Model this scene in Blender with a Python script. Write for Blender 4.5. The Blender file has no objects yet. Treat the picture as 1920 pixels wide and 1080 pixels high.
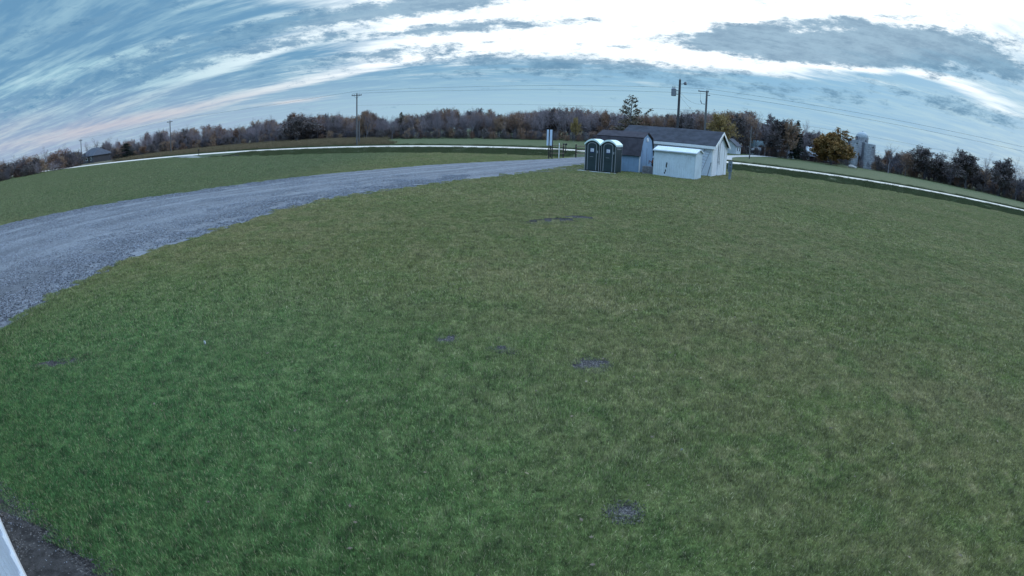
import bpy, math, random
import numpy as np
from math import sin, cos, pi, radians, atan2, hypot
from mathutils import Vector, Matrix
random.seed(4)
rng = np.random.default_rng(11)
SC = bpy.context.scene
COL = SC.collection

# ------------------------------------------------------------------ camera
cd = bpy.data.cameras.new('camera')
cd.type = 'PANO'
cd.panorama_type = 'FISHEYE_LENS_POLYNOMIAL'      # wide barrel lens of a wall camera, equidistant
cd.sensor_fit = 'HORIZONTAL'
cd.sensor_width = 36.0
cd.sensor_height = 20.25
F_MM = 990.0 * 36.0 / 1920.0
cd.fisheye_fov = radians(180)
cd.fisheye_polynomial_k0 = 0.0
cd.fisheye_polynomial_k1 = -1.0 / F_MM
cd.fisheye_polynomial_k2 = 0.0
cd.fisheye_polynomial_k3 = 0.0
cd.fisheye_polynomial_k4 = 0.0
cd.clip_start = 0.05
cd.clip_end = 6000
cam = bpy.data.objects.new('camera', cd)
COL.objects.link(cam)
PITCH, ROLL = radians(17.2), radians(1.428)
fw = Vector((0, cos(PITCH), -sin(PITCH))); up0 = Vector((0, sin(PITCH), cos(PITCH))); rt0 = Vector((1, 0, 0))
rt = cos(ROLL) * rt0 + sin(ROLL) * up0
upv = -sin(ROLL) * rt0 + cos(ROLL) * up0
M = Matrix((rt, upv, -fw)).transposed().to_4x4()
M.translation = Vector((0, 0, 3.0))
cam.matrix_world = M
SC.camera = cam

# ------------------------------------------------------------------ view
SC.view_settings.view_transform = 'Standard'
SC.view_settings.look = 'None'
SC.view_settings.gamma = 1
SC.view_settings.exposure = 0.0
SC.view_settings.use_curve_mapping = False
SC.render.film_transparent = False
try:
    SC.cycles.use_denoising = True
    SC.cycles.use_adaptive_sampling = True
    SC.cycles.adaptive_threshold = 0.02
    SC.cycles.max_bounces = 4
    SC.cycles.diffuse_bounces = 2
    SC.cycles.glossy_bounces = 2
    SC.cycles.transmission_bounces = 2
    SC.cycles.transparent_max_bounces = 4
except Exception:
    pass

# ------------------------------------------------------------------ node helper
class X:
    """a socket with arithmetic"""
    def __init__(s, nt, so): s.nt, s.so = nt, so
    def _m(s, op, *a, clamp=False):
        n = s.nt.nodes.new('ShaderNodeMath'); n.operation = op; n.use_clamp = clamp
        for i, q in enumerate((s,) + a):
            if isinstance(q, X): s.nt.links.new(q.so, n.inputs[i])
            else: n.inputs[i].default_value = q
        return X(s.nt, n.outputs[0])
    def __add__(s, o): return s._m('ADD', o)
    __radd__ = __add__
    def __sub__(s, o): return s._m('SUBTRACT', o)
    def __rsub__(s, o): return (s * -1.0) + o
    def __mul__(s, o): return s._m('MULTIPLY', o)
    __rmul__ = __mul__
    def __truediv__(s, o): return s._m('DIVIDE', o)
    def pw(s, o): return s._m('POWER', o)
    def exp(s): return s._m('EXPONENT')
    def mx(s, o): return s._m('MAXIMUM', o)
    def mn(s, o): return s._m('MINIMUM', o)
    def clamp(s): return s._m('ADD', 0.0, clamp=True)
    def step(s, a, b):
        n = s.nt.nodes.new('ShaderNodeMapRange'); n.interpolation_type = 'SMOOTHSTEP'
        s.nt.links.new(s.so, n.inputs[0]); n.inputs[1].default_value = a; n.inputs[2].default_value = b
        n.inputs[3].default_value = 0; n.inputs[4].default_value = 1
        return X(s.nt, n.outputs[0])
def vec(nt, x, y, z=0.0):
    n = nt.nodes.new('ShaderNodeCombineXYZ')
    for i, q in enumerate((x, y, z)):
        if isinstance(q, X): nt.links.new(q.so, n.inputs[i])
        else: n.inputs[i].default_value = q
    return X(nt, n.outputs[0])
def sep(nt, so):
    n = nt.nodes.new('ShaderNodeSeparateXYZ'); nt.links.new(so, n.inputs[0])
    return [X(nt, n.outputs[i]) for i in range(3)]
def noise(nt, v, scale, detail=4, rough=0.55, dist=0.0, out=0):
    n = nt.nodes.new('ShaderNodeTexNoise'); n.noise_dimensions = '3D'
    if v is not None: nt.links.new(v.so, n.inputs['Vector'])
    n.inputs['Scale'].default_value = scale; n.inputs['Detail'].default_value = detail
    n.inputs['Roughness'].default_value = rough; n.inputs['Distortion'].default_value = dist
    return X(nt, n.outputs[out])
def mixc(nt, f, a, b):
    n = nt.nodes.new('ShaderNodeMix'); n.data_type = 'RGBA'
    if isinstance(f, X): nt.links.new(f.so, n.inputs[0])
    else: n.inputs[0].default_value = f
    for i, q in ((6, a), (7, b)):
        if isinstance(q, X): nt.links.new(q.so, n.inputs[i])
        else: n.inputs[i].default_value = (*q, 1)
    return X(nt, n.outputs[2])

# ------------------------------------------------------------------ world: evening sky with cloud streaks
SUN_AZ, SUN_EL = radians(58), radians(24)
W = bpy.data.worlds.new('World'); SC.world = W; W.use_nodes = True
nt = W.node_tree; nt.nodes.clear()
out = nt.nodes.new('ShaderNodeOutputWorld'); bg = nt.nodes.new('ShaderNodeBackground')
nt.links.new(bg.outputs[0], out.inputs[0])
try:
    W.cycles.sampling_method = 'NONE'       # an even sky: plain scattered rays find it well enough
except Exception:
    pass
sky = nt.nodes.new('ShaderNodeTexSky'); sky.sky_type = 'NISHITA'; sky.sun_disc = False
sky.sun_elevation = SUN_EL; sky.sun_rotation = SUN_AZ
sky.air_density = 1.0; sky.dust_density = 1.5; sky.ozone_density = 2.0
tc = nt.nodes.new('ShaderNodeTexCoord')
dx, dy, dz = sep(nt, tc.outputs['Generated'])
zc = dz.mx(0.0)
az = dx._m('ARCTAN2', dy) * (180 / pi)          # degrees, clockwise from +Y
el = dz._m('ARCSINE') * (180 / pi)
# a cloud layer seen in perspective
lx = dx / (zc + 0.09); ly = dy / (zc + 0.09)
ST = radians(99)                                 # direction the streaks run along
ca, sa = sin(ST), cos(ST)
su = lx * ca + ly * sa; sv = ly * ca - lx * sa
warp = noise(nt, vec(nt, su * 0.3, sv * 0.6), 1.3, 1, 0.5) - 0.5
streak = noise(nt, vec(nt, su * 0.42 + 3.1, sv * 1.7 + warp * 1.2), 2.2, 4, 0.66)
fine = noise(nt, vec(nt, su * 0.9 + 9.0, sv * 3.2 + warp * 1.5), 2.6, 4, 0.6)
ae = vec(nt, az, el)
puff = noise(nt, vec(nt, az * 0.14, el * 0.42, 4.0), 2.6, 6, 0.74)
def blob(a, e, ra, re, tilt=0.0, w=1.0):
    m = nt.nodes.new('ShaderNodeMapping'); m.vector_type = 'TEXTURE'
    m.inputs['Location'].default_value = (a, e, 0); m.inputs['Rotation'].default_value = (0, 0, radians(tilt)); m.inputs['Scale'].default_value = (ra * 2.1, re * 2.1, 1)
    nt.links.new(ae.so, m.inputs[0]); g = nt.nodes.new('ShaderNodeTexGradient'); g.gradient_type = 'SPHERICAL'; nt.links.new(m.outputs[0], g.inputs[0])
    return X(nt, g.outputs['Fac']), w
def total(l):
    r = None
    for q, w in l:
        n = nt.nodes.new('ShaderNodeMath'); n.operation = 'MULTIPLY_ADD'; nt.links.new(q.so, n.inputs[0]); n.inputs[1].default_value = w
        if r is None: n.inputs[2].default_value = 0
        else: nt.links.new(r.so, n.inputs[2])
        r = X(nt, n.outputs[0])
    return r
S01 = 0.085
skb = nt.nodes.new('ShaderNodeMix'); skb.data_type = 'RGBA'; skb.blend_type = 'MULTIPLY'; skb.inputs[0].default_value = 1
nt.links.new(sky.outputs[0], skb.inputs[6]); skb.inputs[7].default_value = (S01, S01, S01, 1)
clear = X(nt, skb.outputs[2])
# veil of thin high cloud that covers most of the sky: pale by the horizon, blue higher up
blue = mixc(nt, az.step(-50, 40), (0.145, 0.330, 0.530), (0.240, 0.495, 0.725))
pale = mixc(nt, az.step(-55, 5), (0.345, 0.450, 0.640), (0.400, 0.625, 0.790))
pale = mixc(nt, az.step(10, 50), pale, (0.190, 0.430, 0.680))
veil = mixc(nt, el.step(1.0, 8.0), pale, blue)
veil = mixc(nt, (fine * 0.4 + streak * 0.6).step(0.42, 0.62) * 0.62, veil, (0.38, 0.615, 0.745))
veil = mixc(nt, el.step(16, 50), veil, (0.80, 1.38, 2.25))  # unseen sky overhead, raised brighter and bluer to light walls and lawn
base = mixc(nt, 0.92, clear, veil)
# white lit cloud
lit = total([blob(6, 12.2, 18, 2.9, 0, 0.50), blob(36, 16.8, 24, 3.4, 2, 0.8), blob(12, 16.5, 28, 3.6, 0, 0.60), blob(16, 8.9, 12, 1.0, 0, 0.34), blob(-6, 9.4, 8, 1.4, 5, 0.34),
             blob(28, 9.3, 8, 0.6, 2, 0.33), blob(39, 9.4, 5, 0.25, 2, 0.26), blob(47, 9.0, 3.5, 0.4, -8, 0.32), blob(51, 7.6, 3, 0.6, -12, 0.30), blob(51, 15, 8, 2.0, 0, -0.35),
             blob(-43, 9.3, 9, 0.6, 11, 0.34), blob(-35, 6.3, 8, 0.45, 15, 0.26), blob(-27, 9.3, 7, 0.7, 14, 0.34), blob(-30, 7.5, 6, 0.35, 16, 0.22),
             blob(-46, 2.5, 12, 0.5, 3, 0.26), blob(-38, 3.3, 8, 0.35, 8, 0.20), blob(-53, 4, 4, .5, 12, .2), blob(-21, 5.7, 7, 0.35, 9, 0.34), blob(8, 5.6, 14, .3, 0, .16), blob(26, 7.9, 10, .35, 0, .2), blob(-29, 4.2, 7, 0.3, 9, 0.24), blob(-23, 3.4, 3, 0.25, 4, 0.3), blob(-14, 7.3, 6, 0.5, 7, 0.28),
             blob(40, 5.4, 18, 2.2, 0, -0.25), blob(-46, 13.0, 10, 2.2, 6, -0.18), blob(5, 3.2, 26, 2.4, 0, -0.2), blob(-27, 12.5, 12, 1.4, 6, -0.2)])
over = el.step(15, 40) * 0.14  # extra white cover above the view, added for its light
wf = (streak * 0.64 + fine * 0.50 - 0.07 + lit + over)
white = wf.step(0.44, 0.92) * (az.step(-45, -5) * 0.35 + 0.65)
whcol = mixc(nt, el.step(2.0, 8.0), (0.80, 0.76, 0.78), (1.12, 1.20, 1.24))
whcol = mixc(nt, az.step(-48, -14), mixc(nt, el.step(2.5, 6.5), (0.70, 0.625, 0.655), (0.54, 0.82, 0.88)), whcol)
whcol = mixc(nt, (fine * .6 + puff * .4).step(0.46, 0.70) * 0.55, whcol, mixc(nt, el.step(3, 9), (0.50, 0.62, 0.74), (0.80, 0.94, 1.02)))
whcol = mixc(nt, el.step(16, 50), whcol, (1.6, 2.0, 2.4))  # cloud above the view brightened for its light on the scene
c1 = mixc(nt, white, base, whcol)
# slate-blue ragged cloud
dark = total([blob(38, 12.3, 11, 1.35, 5, 0.85), blob(27, 10.7, 8, 0.9, 0, 0.72), blob(48, 12.1, 7, 0.7, -7, 0.60), blob(40, 10.5, 13, 0.8, 0, 0.46), blob(23, 12.3, 3, .4, 0, .3), blob(31, 13.6, 4, .5, 8, .36),
              blob(5, 7.6, 12, 0.6, 0, 0.50), blob(-8, 10.8, 11, 0.5, 5, 0.62), blob(-24, 11.5, 16, 0.9, 7, 0.52), blob(-15, 8.1, 9, 0.55, 6, 0.46), blob(-11, 13.3, 9, 0.7, 6, 0.5),
              blob(-46, 6.9, 12, 0.9, 9, 0.42), blob(-31, 8.3, 9, 0.5, 10, 0.36), blob(-47, 12.6, 9, 0.9, 8, 0.4), blob(20, 6.3, 30, 0.8, 0, 0.34), blob(12, 9.4, 4, .2, 0, .4), blob(45, 7.4, 12, .5, -6, .34)])
df = puff * 0.95 + streak * 0.12 + fine * 0.10 + dark * 0.62 - 0.225
dk = df.step(0.45, 0.69)
dkcol = mixc(nt, az.step(-45, 20), (0.112, 0.275, 0.465), (0.128, 0.268, 0.415))
dkcol = mixc(nt, (puff * .65 + fine * .35).step(0.40, 0.66), (0.235, 0.415, 0.570), dkcol)
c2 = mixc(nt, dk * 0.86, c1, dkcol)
# below the horizon: dull ground tone
c3 = mixc(nt, el.step(-3.0, -0.4), (0.05, 0.06, 0.05), c2)
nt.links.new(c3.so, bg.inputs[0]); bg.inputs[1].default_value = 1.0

# ------------------------------------------------------------------ sun, very soft behind the cloud
sl = bpy.data.lights.new('sun', 'SUN'); sl.energy = 0.9; sl.angle = radians(50); sl.color = (1.0, 0.95, 0.90)
so = bpy.data.objects.new('sun', sl); COL.objects.link(so)
sd = Vector((sin(SUN_AZ) * cos(SUN_EL), cos(SUN_AZ) * cos(SUN_EL), sin(SUN_EL)))
so.rotation_euler = sd.to_track_quat('Z', 'Y').to_euler(); so.location = (0, 0, 30)

# ------------------------------------------------------------------ materials
MATS = {}
def mat(name, col, rough=0.8, var=0.0, scale=3.0, bump=0.0, bscale=40.0, spec=0.3, metal=0.0, col2=None, obj=False, stretch=None, streaks=0.0):
    if name in MATS: return MATS[name]
    m = bpy.data.materials.new(name); m.use_nodes = True; MATS[name] = m
    t = m.node_tree; b = t.nodes['Principled BSDF']
    b.inputs['Roughness'].default_value = rough; b.inputs['Metallic'].default_value = metal
    b.inputs['Specular IOR Level'].default_value = spec
    tcn = t.nodes.new('ShaderNodeTexCoord')
    v = X(t, tcn.outputs['Object'])
    if stretch:
        mp = t.nodes.new('ShaderNodeMapping'); mp.inputs['Scale'].default_value = stretch
        t.links.new(v.so, mp.inputs[0]); v = X(t, mp.outputs[0])
    c2 = col2 if col2 else tuple(c * (1 - var) for c in col)
    f = noise(t, v, scale, 5, 0.6).step(0.36, 0.66)
    c = mixc(t, f, col, c2)
    if streaks:
        ss = noise(t, v, scale * 5, 3, 0.7).step(0.55, 0.75) * streaks
        c = mixc(t, ss, c, tuple(q * 0.55 for q in col))
    if obj:
        oi = t.nodes.new('ShaderNodeObjectInfo')
        r = X(t, oi.outputs['Random'])
        hs = t.nodes.new('ShaderNodeHueSaturation')
        t.links.new(c.so, hs.inputs['Color']); t.links.new((r * 0.5 + 0.75).so, hs.inputs['Value'])
        t.links.new((r * 0.03 + 0.485).so, hs.inputs['Hue'])
        c = X(t, hs.outputs[0])
    t.links.new(c.so, b.inputs['Base Color'])
    if bump:
        bn = t.nodes.new('ShaderNodeBump'); bn.inputs['Strength'].default_value = bump; bn.inputs['Distance'].default_value = 0.02
        t.links.new(noise(t, v, bscale, 5, 0.6).so, bn.inputs['Height']); t.links.new(bn.outputs[0], b.inputs['Normal'])
    return m

LUSH = (-6.0, 2.0)
def lawn_colour(t):
    g = t.nodes.new('ShaderNodeNewGeometry'); P = X(t, g.outputs['Position'])
    px, py, pz = sep(t, P.so)
    n1 = noise(t, P, 0.16, 4, 0.6); n2 = noise(t, P, 1.1, 4, 0.6); n3 = noise(t, P, 6.0, 4, 0.65); n4 = noise(t, P, 3.0, 3, 0.6); n5 = noise(t, P, 17.0, 2, 0.6)
    c = mixc(t, n1.step(0.36, 0.64), (0.164, 0.184, 0.051), (0.236, 0.216, 0.082))
    c = mixc(t, n2.step(0.44, 0.66) * 0.75, c, (0.134, 0.184, 0.043))
    c = mixc(t, n4.step(0.52, 0.70) * 0.60, c, (0.265, 0.215, 0.105))
    c = mixc(t, n3.step(0.52, 0.74) * 0.45, c, (0.275, 0.232, 0.112))
    d = ((px - LUSH[0]) * (px - LUSH[0]) + (py - LUSH[1]) * (py - LUSH[1])).pw(0.5)
    c = mixc(t, (1.0 - d.step(1.5, 11.0)) * 0.92, c, mixc(t, n3.step(0.4, 0.7), (0.062, 0.190, 0.052), (0.102, 0.202, 0.060)))
    c = mixc(t, (px * -1.0 - 7.5).step(0.0, 12.0) * (py - 14.0).step(0.0, 8.0) * 0.72, c, mixc(t, n2.step(0.4, 0.65), (0.078, 0.135, 0.050), (0.112, 0.142, 0.062)))
    vv = n3 * 1.5 + n5 * 2.1 + n4 * 0.9 - 1.25
    h2 = t.nodes.new('ShaderNodeHueSaturation'); t.links.new(c.so, h2.inputs['Color']); t.links.new(vv.so, h2.inputs['Value']); c = X(t, h2.outputs[0])
    return c, P, (px, py, pz)
def lawn_blade_mat():
    m = bpy.data.materials.new('lawn_blades'); m.use_nodes = True; t = m.node_tree; b = t.nodes['Principled BSDF']
    c, P, _ = lawn_colour(t)
    at = t.nodes.new('ShaderNodeAttribute'); at.attribute_name = 'rnd'
    r = X(t, at.outputs['Fac'])
    c = mixc(t, r.step(0.78, 0.95) * 0.9, c, (0.360, 0.315, 0.180))
    hs = t.nodes.new('ShaderNodeHueSaturation'); t.links.new(c.so, hs.inputs['Color'])
    t.links.new((r._m('FRACT') * 0.0 + (r * 7.31)._m('FRACT') * 1.15 + 0.50).so, hs.inputs['Value'])
    t.links.new(hs.outputs[0], b.inputs['Base Color']); b.inputs['Roughness'].default_value = 0.55
    b.inputs['Specular IOR Level'].default_value = 0.2
    g2 = t.nodes.new('ShaderNodeNewGeometry')
    va = t.nodes.new('ShaderNodeVectorMath'); va.operation = 'ADD'; va.inputs[1].default_value = (0, 0, 1.3)
    vn = t.nodes.new('ShaderNodeVectorMath'); vn.operation = 'NORMALIZE'
    t.links.new(g2.outputs['Normal'], va.inputs[0]); t.links.new(va.outputs[0], vn.inputs[0]); t.links.new(vn.outputs[0], b.inputs['Normal'])
    return m
def ground_mat():
    m = bpy.data.materials.new('ground_cover'); m.use_nodes = True; t = m.node_tree; b = t.nodes['Principled BSDF']
    c, P, (px, py, pz) = lawn_colour(t)
    def zone(nm):
        a = t.nodes.new('ShaderNodeAttribute'); a.attribute_name = nm; return X(t, a.outputs['Fac'])
    n = noise(t, P, 0.35, 5, 0.65); nf = noise(t, P, 2.2, 4, 0.65)
    c = mixc(t, (nf.step(0.45, 0.7)) * 0.35, c, (0.055, 0.070, 0.035))
    c = mixc(t, 0.25, c, (0.060, 0.058, 0.026))
    verge = mixc(t, n.step(0.4, 0.65), (0.050, 0.074, 0.032), (0.082, 0.086, 0.046))
    c = mixc(t, zone('verge'), c, verge)
    tan = mixc(t, n.step(0.35, 0.65), (0.165, 0.128, 0.080), (0.085, 0.078, 0.045))
    c = mixc(t, zone('tan'), c, tan)
    crop = mixc(t, n.step(0.3, 0.7), (0.068, 0.092, 0.036), (0.090, 0.102, 0.048))
    c = mixc(t, zone('crop'), c, crop)
    t.links.new(c.so, b.inputs['Base Color']); b.inputs['Roughness'].default_value = 0.85
    b.inputs['Specular IOR Level'].default_value = 0.15
    bn = t.nodes.new('ShaderNodeBump'); bn.inputs['Strength'].default_value = 0.9; bn.inputs['Distance'].default_value = 0.06
    t.links.new(noise(t, P, 9.0, 6, 0.7).so, bn.inputs['Height']); t.links.new(bn.outputs[0], b.inputs['Normal'])
    return m
def gravel_mat(name, ca, cb, cc, tracks=True):
    m = bpy.data.materials.new(name); m.use_nodes = True; t = m.node_tree; b = t.nodes['Principled BSDF']
    g = t.nodes.new('ShaderNodeNewGeometry'); P = X(t, g.outputs['Position'])
    vo = t.nodes.new('ShaderNodeTexVoronoi'); vo.inputs['Scale'].default_value = 22.0; t.links.new(P.so, vo.inputs['Vector'])
    cr, cg, cbb = sep(t, vo.outputs['Color'])
    n1 = noise(t, P, 0.35, 5, 0.65); n2 = noise(t, P, 2.5, 5, 0.7)
    c = mixc(t, cr, ca, cb)
    c = mixc(t, n2.step(0.42, 0.72) * 0.55, c, cc)
    if tracks:
        a = t.nodes.new('ShaderNodeAttribute'); a.attribute_name = 'across'
        ax = X(t, a.outputs['Fac'])
        w = ((ax * 44.0 + n1 * 5.0)._m('SINE') * 0.5 + 0.5).step(0.35, 0.95)
        c = mixc(t, w * n1.step(0.30, 0.62) * 0.62, c, cc)
        c = mixc(t, ((ax * 25.0 + n1 * 3.0)._m('SINE')).step(0.55, 1.0) * 0.35, c, (0.31, 0.315, 0.33))
    t.links.new(c.so, b.inputs['Base Color']); b.inputs['Roughness'].default_value = 0.8; b.inputs['Specular IOR Level'].default_value = 0.25
    bn = t.nodes.new('ShaderNodeBump'); bn.inputs['Strength'].default_value = 1.0; bn.inputs['Distance'].default_value = 0.025
    h = (X(t, vo.outputs['Distance']) * -1.0) + noise(t, P, 5.0, 5, 0.6) * 0.6
    t.links.new(h.so, bn.inputs['Height']); t.links.new(bn.outputs[0], b.inputs['Normal'])
    return m

# ------------------------------------------------------------------ mesh helpers
def link(o, parent=None):
    COL.objects.link(o)
    if parent is not None: o.parent = parent
    return o
def mesh_obj(name, verts, faces, m, parent=None, smooth=False):
    me = bpy.data.meshes.new(name); me.from_pydata([tuple(v) for v in verts], [], [tuple(f) for f in faces]); me.update()
    if smooth: me.polygons.foreach_set('use_smooth', [True] * len(me.polygons))
    if m is not None: me.materials.append(m)
    return link(bpy.data.objects.new(name, me), parent)
def tag(o, label=None, cat=None, group=None, kind=None):
    if label: o['label'] = label
    if cat: o['category'] = cat
    if group: o['group'] = group
    if kind: o['kind'] = kind
    return o
def thing(name, label, cat, loc=(0, 0, 0), rz=0.0, group=None):
    o = bpy.data.objects.new(name, None); o.empty_display_size = 0.2
    o.location = loc; o.rotation_euler = (0, 0, rz); link(o)
    return tag(o, label, cat, group)
class MB:
    def __init__(s): s.v, s.f = [], []
    def add(s, v, f):
        n = len(s.v); s.v += [tuple(q) for q in v]; s.f += [tuple(i + n for i in q) for q in f]; return s
    def box(s, x0, x1, y0, y1, z0, z1, bev=0.0):
        if bev <= 0:
            v = [(x, y, z) for z in (z0, z1) for y in (y0, y1) for x in (x0, x1)]
            return s.add(v, [(0, 2, 3, 1), (4, 5, 7, 6), (0, 1, 5, 4), (2, 6, 7, 3), (0, 4, 6, 2), (1, 3, 7, 5)])
        # vertical edges chamfered + top/bottom inset
        def ring(i, z):
            a, b, c, d = x0 + i, x1 - i, y0 + i, y1 - i; e = bev
            return [(a + e, c, z), (b - e, c, z), (b, c + e, z), (b, d - e, z), (b - e, d, z), (a + e, d, z), (a, d - e, z), (a, c + e, z)]
        R = [ring(bev * .7, z0), ring(0, z0 + bev), ring(0, z1 - bev), ring(bev * .7, z1)]
        v = [p for r in R for p in r]; f = []
        for k in range(3):
            for i in range(8):
                j = (i + 1) % 8; f.append((k * 8 + i, k * 8 + j, k * 8 + 8 + j, k * 8 + 8 + i))
        f.append(tuple(reversed(range(8)))); f.append(tuple(range(24, 32)))
        return s.add(v, f)
    def tube(s, p, q, r0, r1=None, n=8, caps=True):
        p, q = Vector(p), Vector(q); r1 = r0 if r1 is None else r1
        d = (q - p); d = d.normalized() if d.length > 0 else Vector((0, 0, 1))
        a = d.orthogonal().normalized(); b = d.cross(a)
        v = [p + (a * cos(2 * pi * i / n) + b * sin(2 * pi * i / n)) * r0 for i in range(n)] + [q + (a * cos(2 * pi * i / n) + b * sin(2 * pi * i / n)) * r1 for i in range(n)]
        f = [(i, (i + 1) % n, n + (i + 1) % n, n + i) for i in range(n)]
        if caps: f += [tuple(reversed(range(n))), tuple(range(n, 2 * n))]
        return s.add(v, f)
    def path(s, pts, r, n=5):
        for a, b in zip(pts, pts[1:]): s.tube(a, b, r, r, n)
        return s
    def lathe(s, prof, n=24, c=(0, 0, 0)):
        v = [(c[0] + r * cos(2 * pi * i / n), c[1] + r * sin(2 * pi * i / n), c[2] + z) for r, z in prof for i in range(n)]
        f = [(k * n + i, k * n + (i + 1) % n, (k + 1) * n + (i + 1) % n, (k + 1) * n + i) for k in range(len(prof) - 1) for i in range(n)]
        f += [tuple(reversed(range(n))), tuple(range((len(prof) - 1) * n, len(prof) * n))]
        return s.add(v, f)
    def prism(s, poly, axis, a, b):
        """poly: 2D list; axis 'x' -> (a..b, p0, p1); 'y' -> (p0, a..b, p1)"""
        n = len(poly)
        def P(q, t): return (t, q[0], q[1]) if axis == 'x' else (q[0], t, q[1])
        v = [P(q, a) for q in poly] + [P(q, b) for q in poly]
        f = [tuple(range(n)), tuple(reversed(range(n, 2 * n)))] + [(i, n + i, n + (i + 1) % n, (i + 1) % n) for i in range(n)]
        return s.add(v, f)
    def build(s, name, m, parent=None, smooth=False):
        o = mesh_obj(name, s.v, s.f, m, parent, smooth)
        import bmesh
        bm = bmesh.new(); bm.from_mesh(o.data); bmesh.ops.recalc_face_normals(bm, faces=bm.faces); bm.to_mesh(o.data); bm.free()
        return o
def copy_tree(o, parent=None):
    c = o.copy(); COL.objects.link(c)
    if parent is not None: c.parent = parent
    for ch in o.children: copy_tree(ch, c)
    return c

# ------------------------------------------------------------------ terrain
RA = radians(12.56); RD = 83.52
def S_(x, y): return x * sin(RA) + y * cos(RA) - RD
def T_(x, y): return x * cos(RA) - y * sin(RA)
def XY(s, t): return (s + RD) * sin(RA) + t * cos(RA), (s + RD) * cos(RA) - t * sin(RA)
def ss(a, b, x):
    k = min(1, max(0, (x - a) / (b - a))); return k * k * (3 - 2 * k)
ENTRY_T = 0.0
def ditch(t):
    k = ss(-95, -50, t)
    return -7 - 16 * k, -0.62 * min(1, max(0, (t + 95) / 45))
def tz_st(s, t):
    c, dep = ditch(t)
    dep *= 1 - (1 - ss(3.0, 6.5, abs(t - (-3.5)))) * 0.96 - (1 - ss(2.0, 5.0, abs(t + 70))) * 0.9 * 0
    if s < c: return 0.0
    if s < -4.6:
        b = c + (-4.6 - c) * .4
        return dep * ss(c, b, s) if s < b else dep * (1 - ss(b, -4.6, s) * .5 - .5 * (s - b) / (-4.6 - b))
    if s < 4.6: return 0.03
    if s < 7: return .03 - .3 * (s - 4.6) / 2.4
    if s < 10: return -.27 + .27 * (s - 7) / 3
    return .006 * (min(s, 300) - 10)
def tz(x, y): return tz_st(S_(x, y), T_(x, y))
sl_ = sorted(set(list(np.linspace(-200, -110, 6)) + list(np.linspace(-110, -34, 20)) + list(np.linspace(-32, 12, 60)) + list(np.linspace(13, 60, 24)) + list(np.linspace(66, 300, 24)) + list(np.linspace(340, 2200, 12))))
tl_ = sorted(set(list(np.linspace(-2200, -340, 12)) + list(np.linspace(-320, -120, 26)) + list(np.linspace(-116, 120, 100)) + list(np.linspace(128, 320, 24)) + list(np.linspace(360, 2200, 12))))
GV, zv, ztan, zcrop = [], [], [], []
for s in sl_:
    for t in tl_:
        x, y = XY(s, t); GV.append((x, y, tz_st(s, t)))
        c, dep = ditch(t)
        k = 1 if (c + 1.0 < s < 11) else 0
        zv.append(k)
        tb = -44 - .55 * s; tn = ss(7, 10, s) * (1 - ss(tb - 9, tb + 9, t))
        ztan.append(tn); zcrop.append(ss(10, 12, s) * (1 - tn))
nT = len(tl_)
GF = [(i * nT + j, i * nT + j + 1, (i + 1) * nT + j + 1, (i + 1) * nT + j) for i in range(len(sl_) - 1) for j in range(nT - 1)]
gnd = mesh_obj('ground', GV, GF, ground_mat(), None, True)
# face winding: make sure normals point up
if gnd.data.polygons[0].normal.z < 0: gnd.data.flip_normals()
for nm, arr in (('verge', zv), ('tan', ztan), ('crop', zcrop)):
    a = gnd.data.attributes.new(nm, 'FLOAT', 'POINT'); a.data.foreach_set('value', arr)
tag(gnd, kind='structure')

def wob(x, y, sc=1.0):
    return (sin(x * 1.7 * sc + y * 0.9 * sc) + sin(x * 0.63 * sc - y * 2.1 * sc + 1.3) + sin(x * 3.9 * sc + 2.2 * y * sc + .4) * .6 + sin(-x * 7.3 * sc + 5.2 * y * sc) * .4) / 3.0
def resample(P, step):
    """Catmull-Rom through P, points about step apart"""
    P = [Vector((*p, 0)) for p in P]; o = []
    for i in range(len(P) - 1):
        p0 = P[i - 1] if i else P[i] * 2 - P[i + 1]; p1, p2 = P[i], P[i + 1]; p3 = P[i + 2] if i + 2 < len(P) else p2 * 2 - p1
        n = max(1, int((p2 - p1).length / step))
        for k in range(n):
            t = k / n
            o.append(0.5 * ((2 * p1) + (p2 - p0) * t + (2 * p0 - 5 * p1 + 4 * p2 - p3) * t * t + (3 * p1 - p0 - 3 * p2 + p3) * t ** 3))
    o.append(P[-1]); return o
def ribbon(name, L, R, m, z=0.012, n=260, across=8, jit=0.12, follow=True, label=None):
    """sheet between two edge lines, edges slightly ragged, centre slightly crowned"""
    def even(P):
        Q = resample(P, 0.4); d = [0]
        for a, b in zip(Q, Q[1:]): d.append(d[-1] + (b - a).length)
        o = []; j = 0
        for k in range(n):
            t = d[-1] * k / (n - 1)
            while j < len(d) - 2 and d[j + 1] < t: j += 1
            f = (t - d[j]) / max(1e-6, d[j + 1] - d[j]); o.append(Q[j].lerp(Q[j + 1], min(1, f)))
        return o
    A, B = even(L), even(R); v, ac, f = [], [], []
    for a, b in zip(A, B):
        w = (b - a).normalized()
        a2 = a + w * jit * wob(a.x, a.y, 1.3) * 1.5; b2 = b - w * jit * wob(b.x, b.y, 1.1) * 1.5
        for k in range(across + 1):
            q = a2.lerp(b2, k / across)
            v.append((q.x, q.y, (tz(q.x, q.y) if follow else 0) + z + 0.03 * (1 - (2 * k / across - 1) ** 4))); ac.append(k / across)
    for i in range(n - 1):
        for k in range(across):
            f.append((i * (across + 1) + k, i * (across + 1) + k + 1, (i + 1) * (across + 1) + k + 1, (i + 1) * (across + 1) + k))
    o = mesh_obj(name, v, f, m, None, True)
    if o.data.polygons[0].normal.z < 0: o.data.flip_normals()
    at = o.data.attributes.new('across', 'FLOAT', 'POINT'); at.data.foreach_set('value', ac)
    return tag(o, kind='structure')
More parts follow.
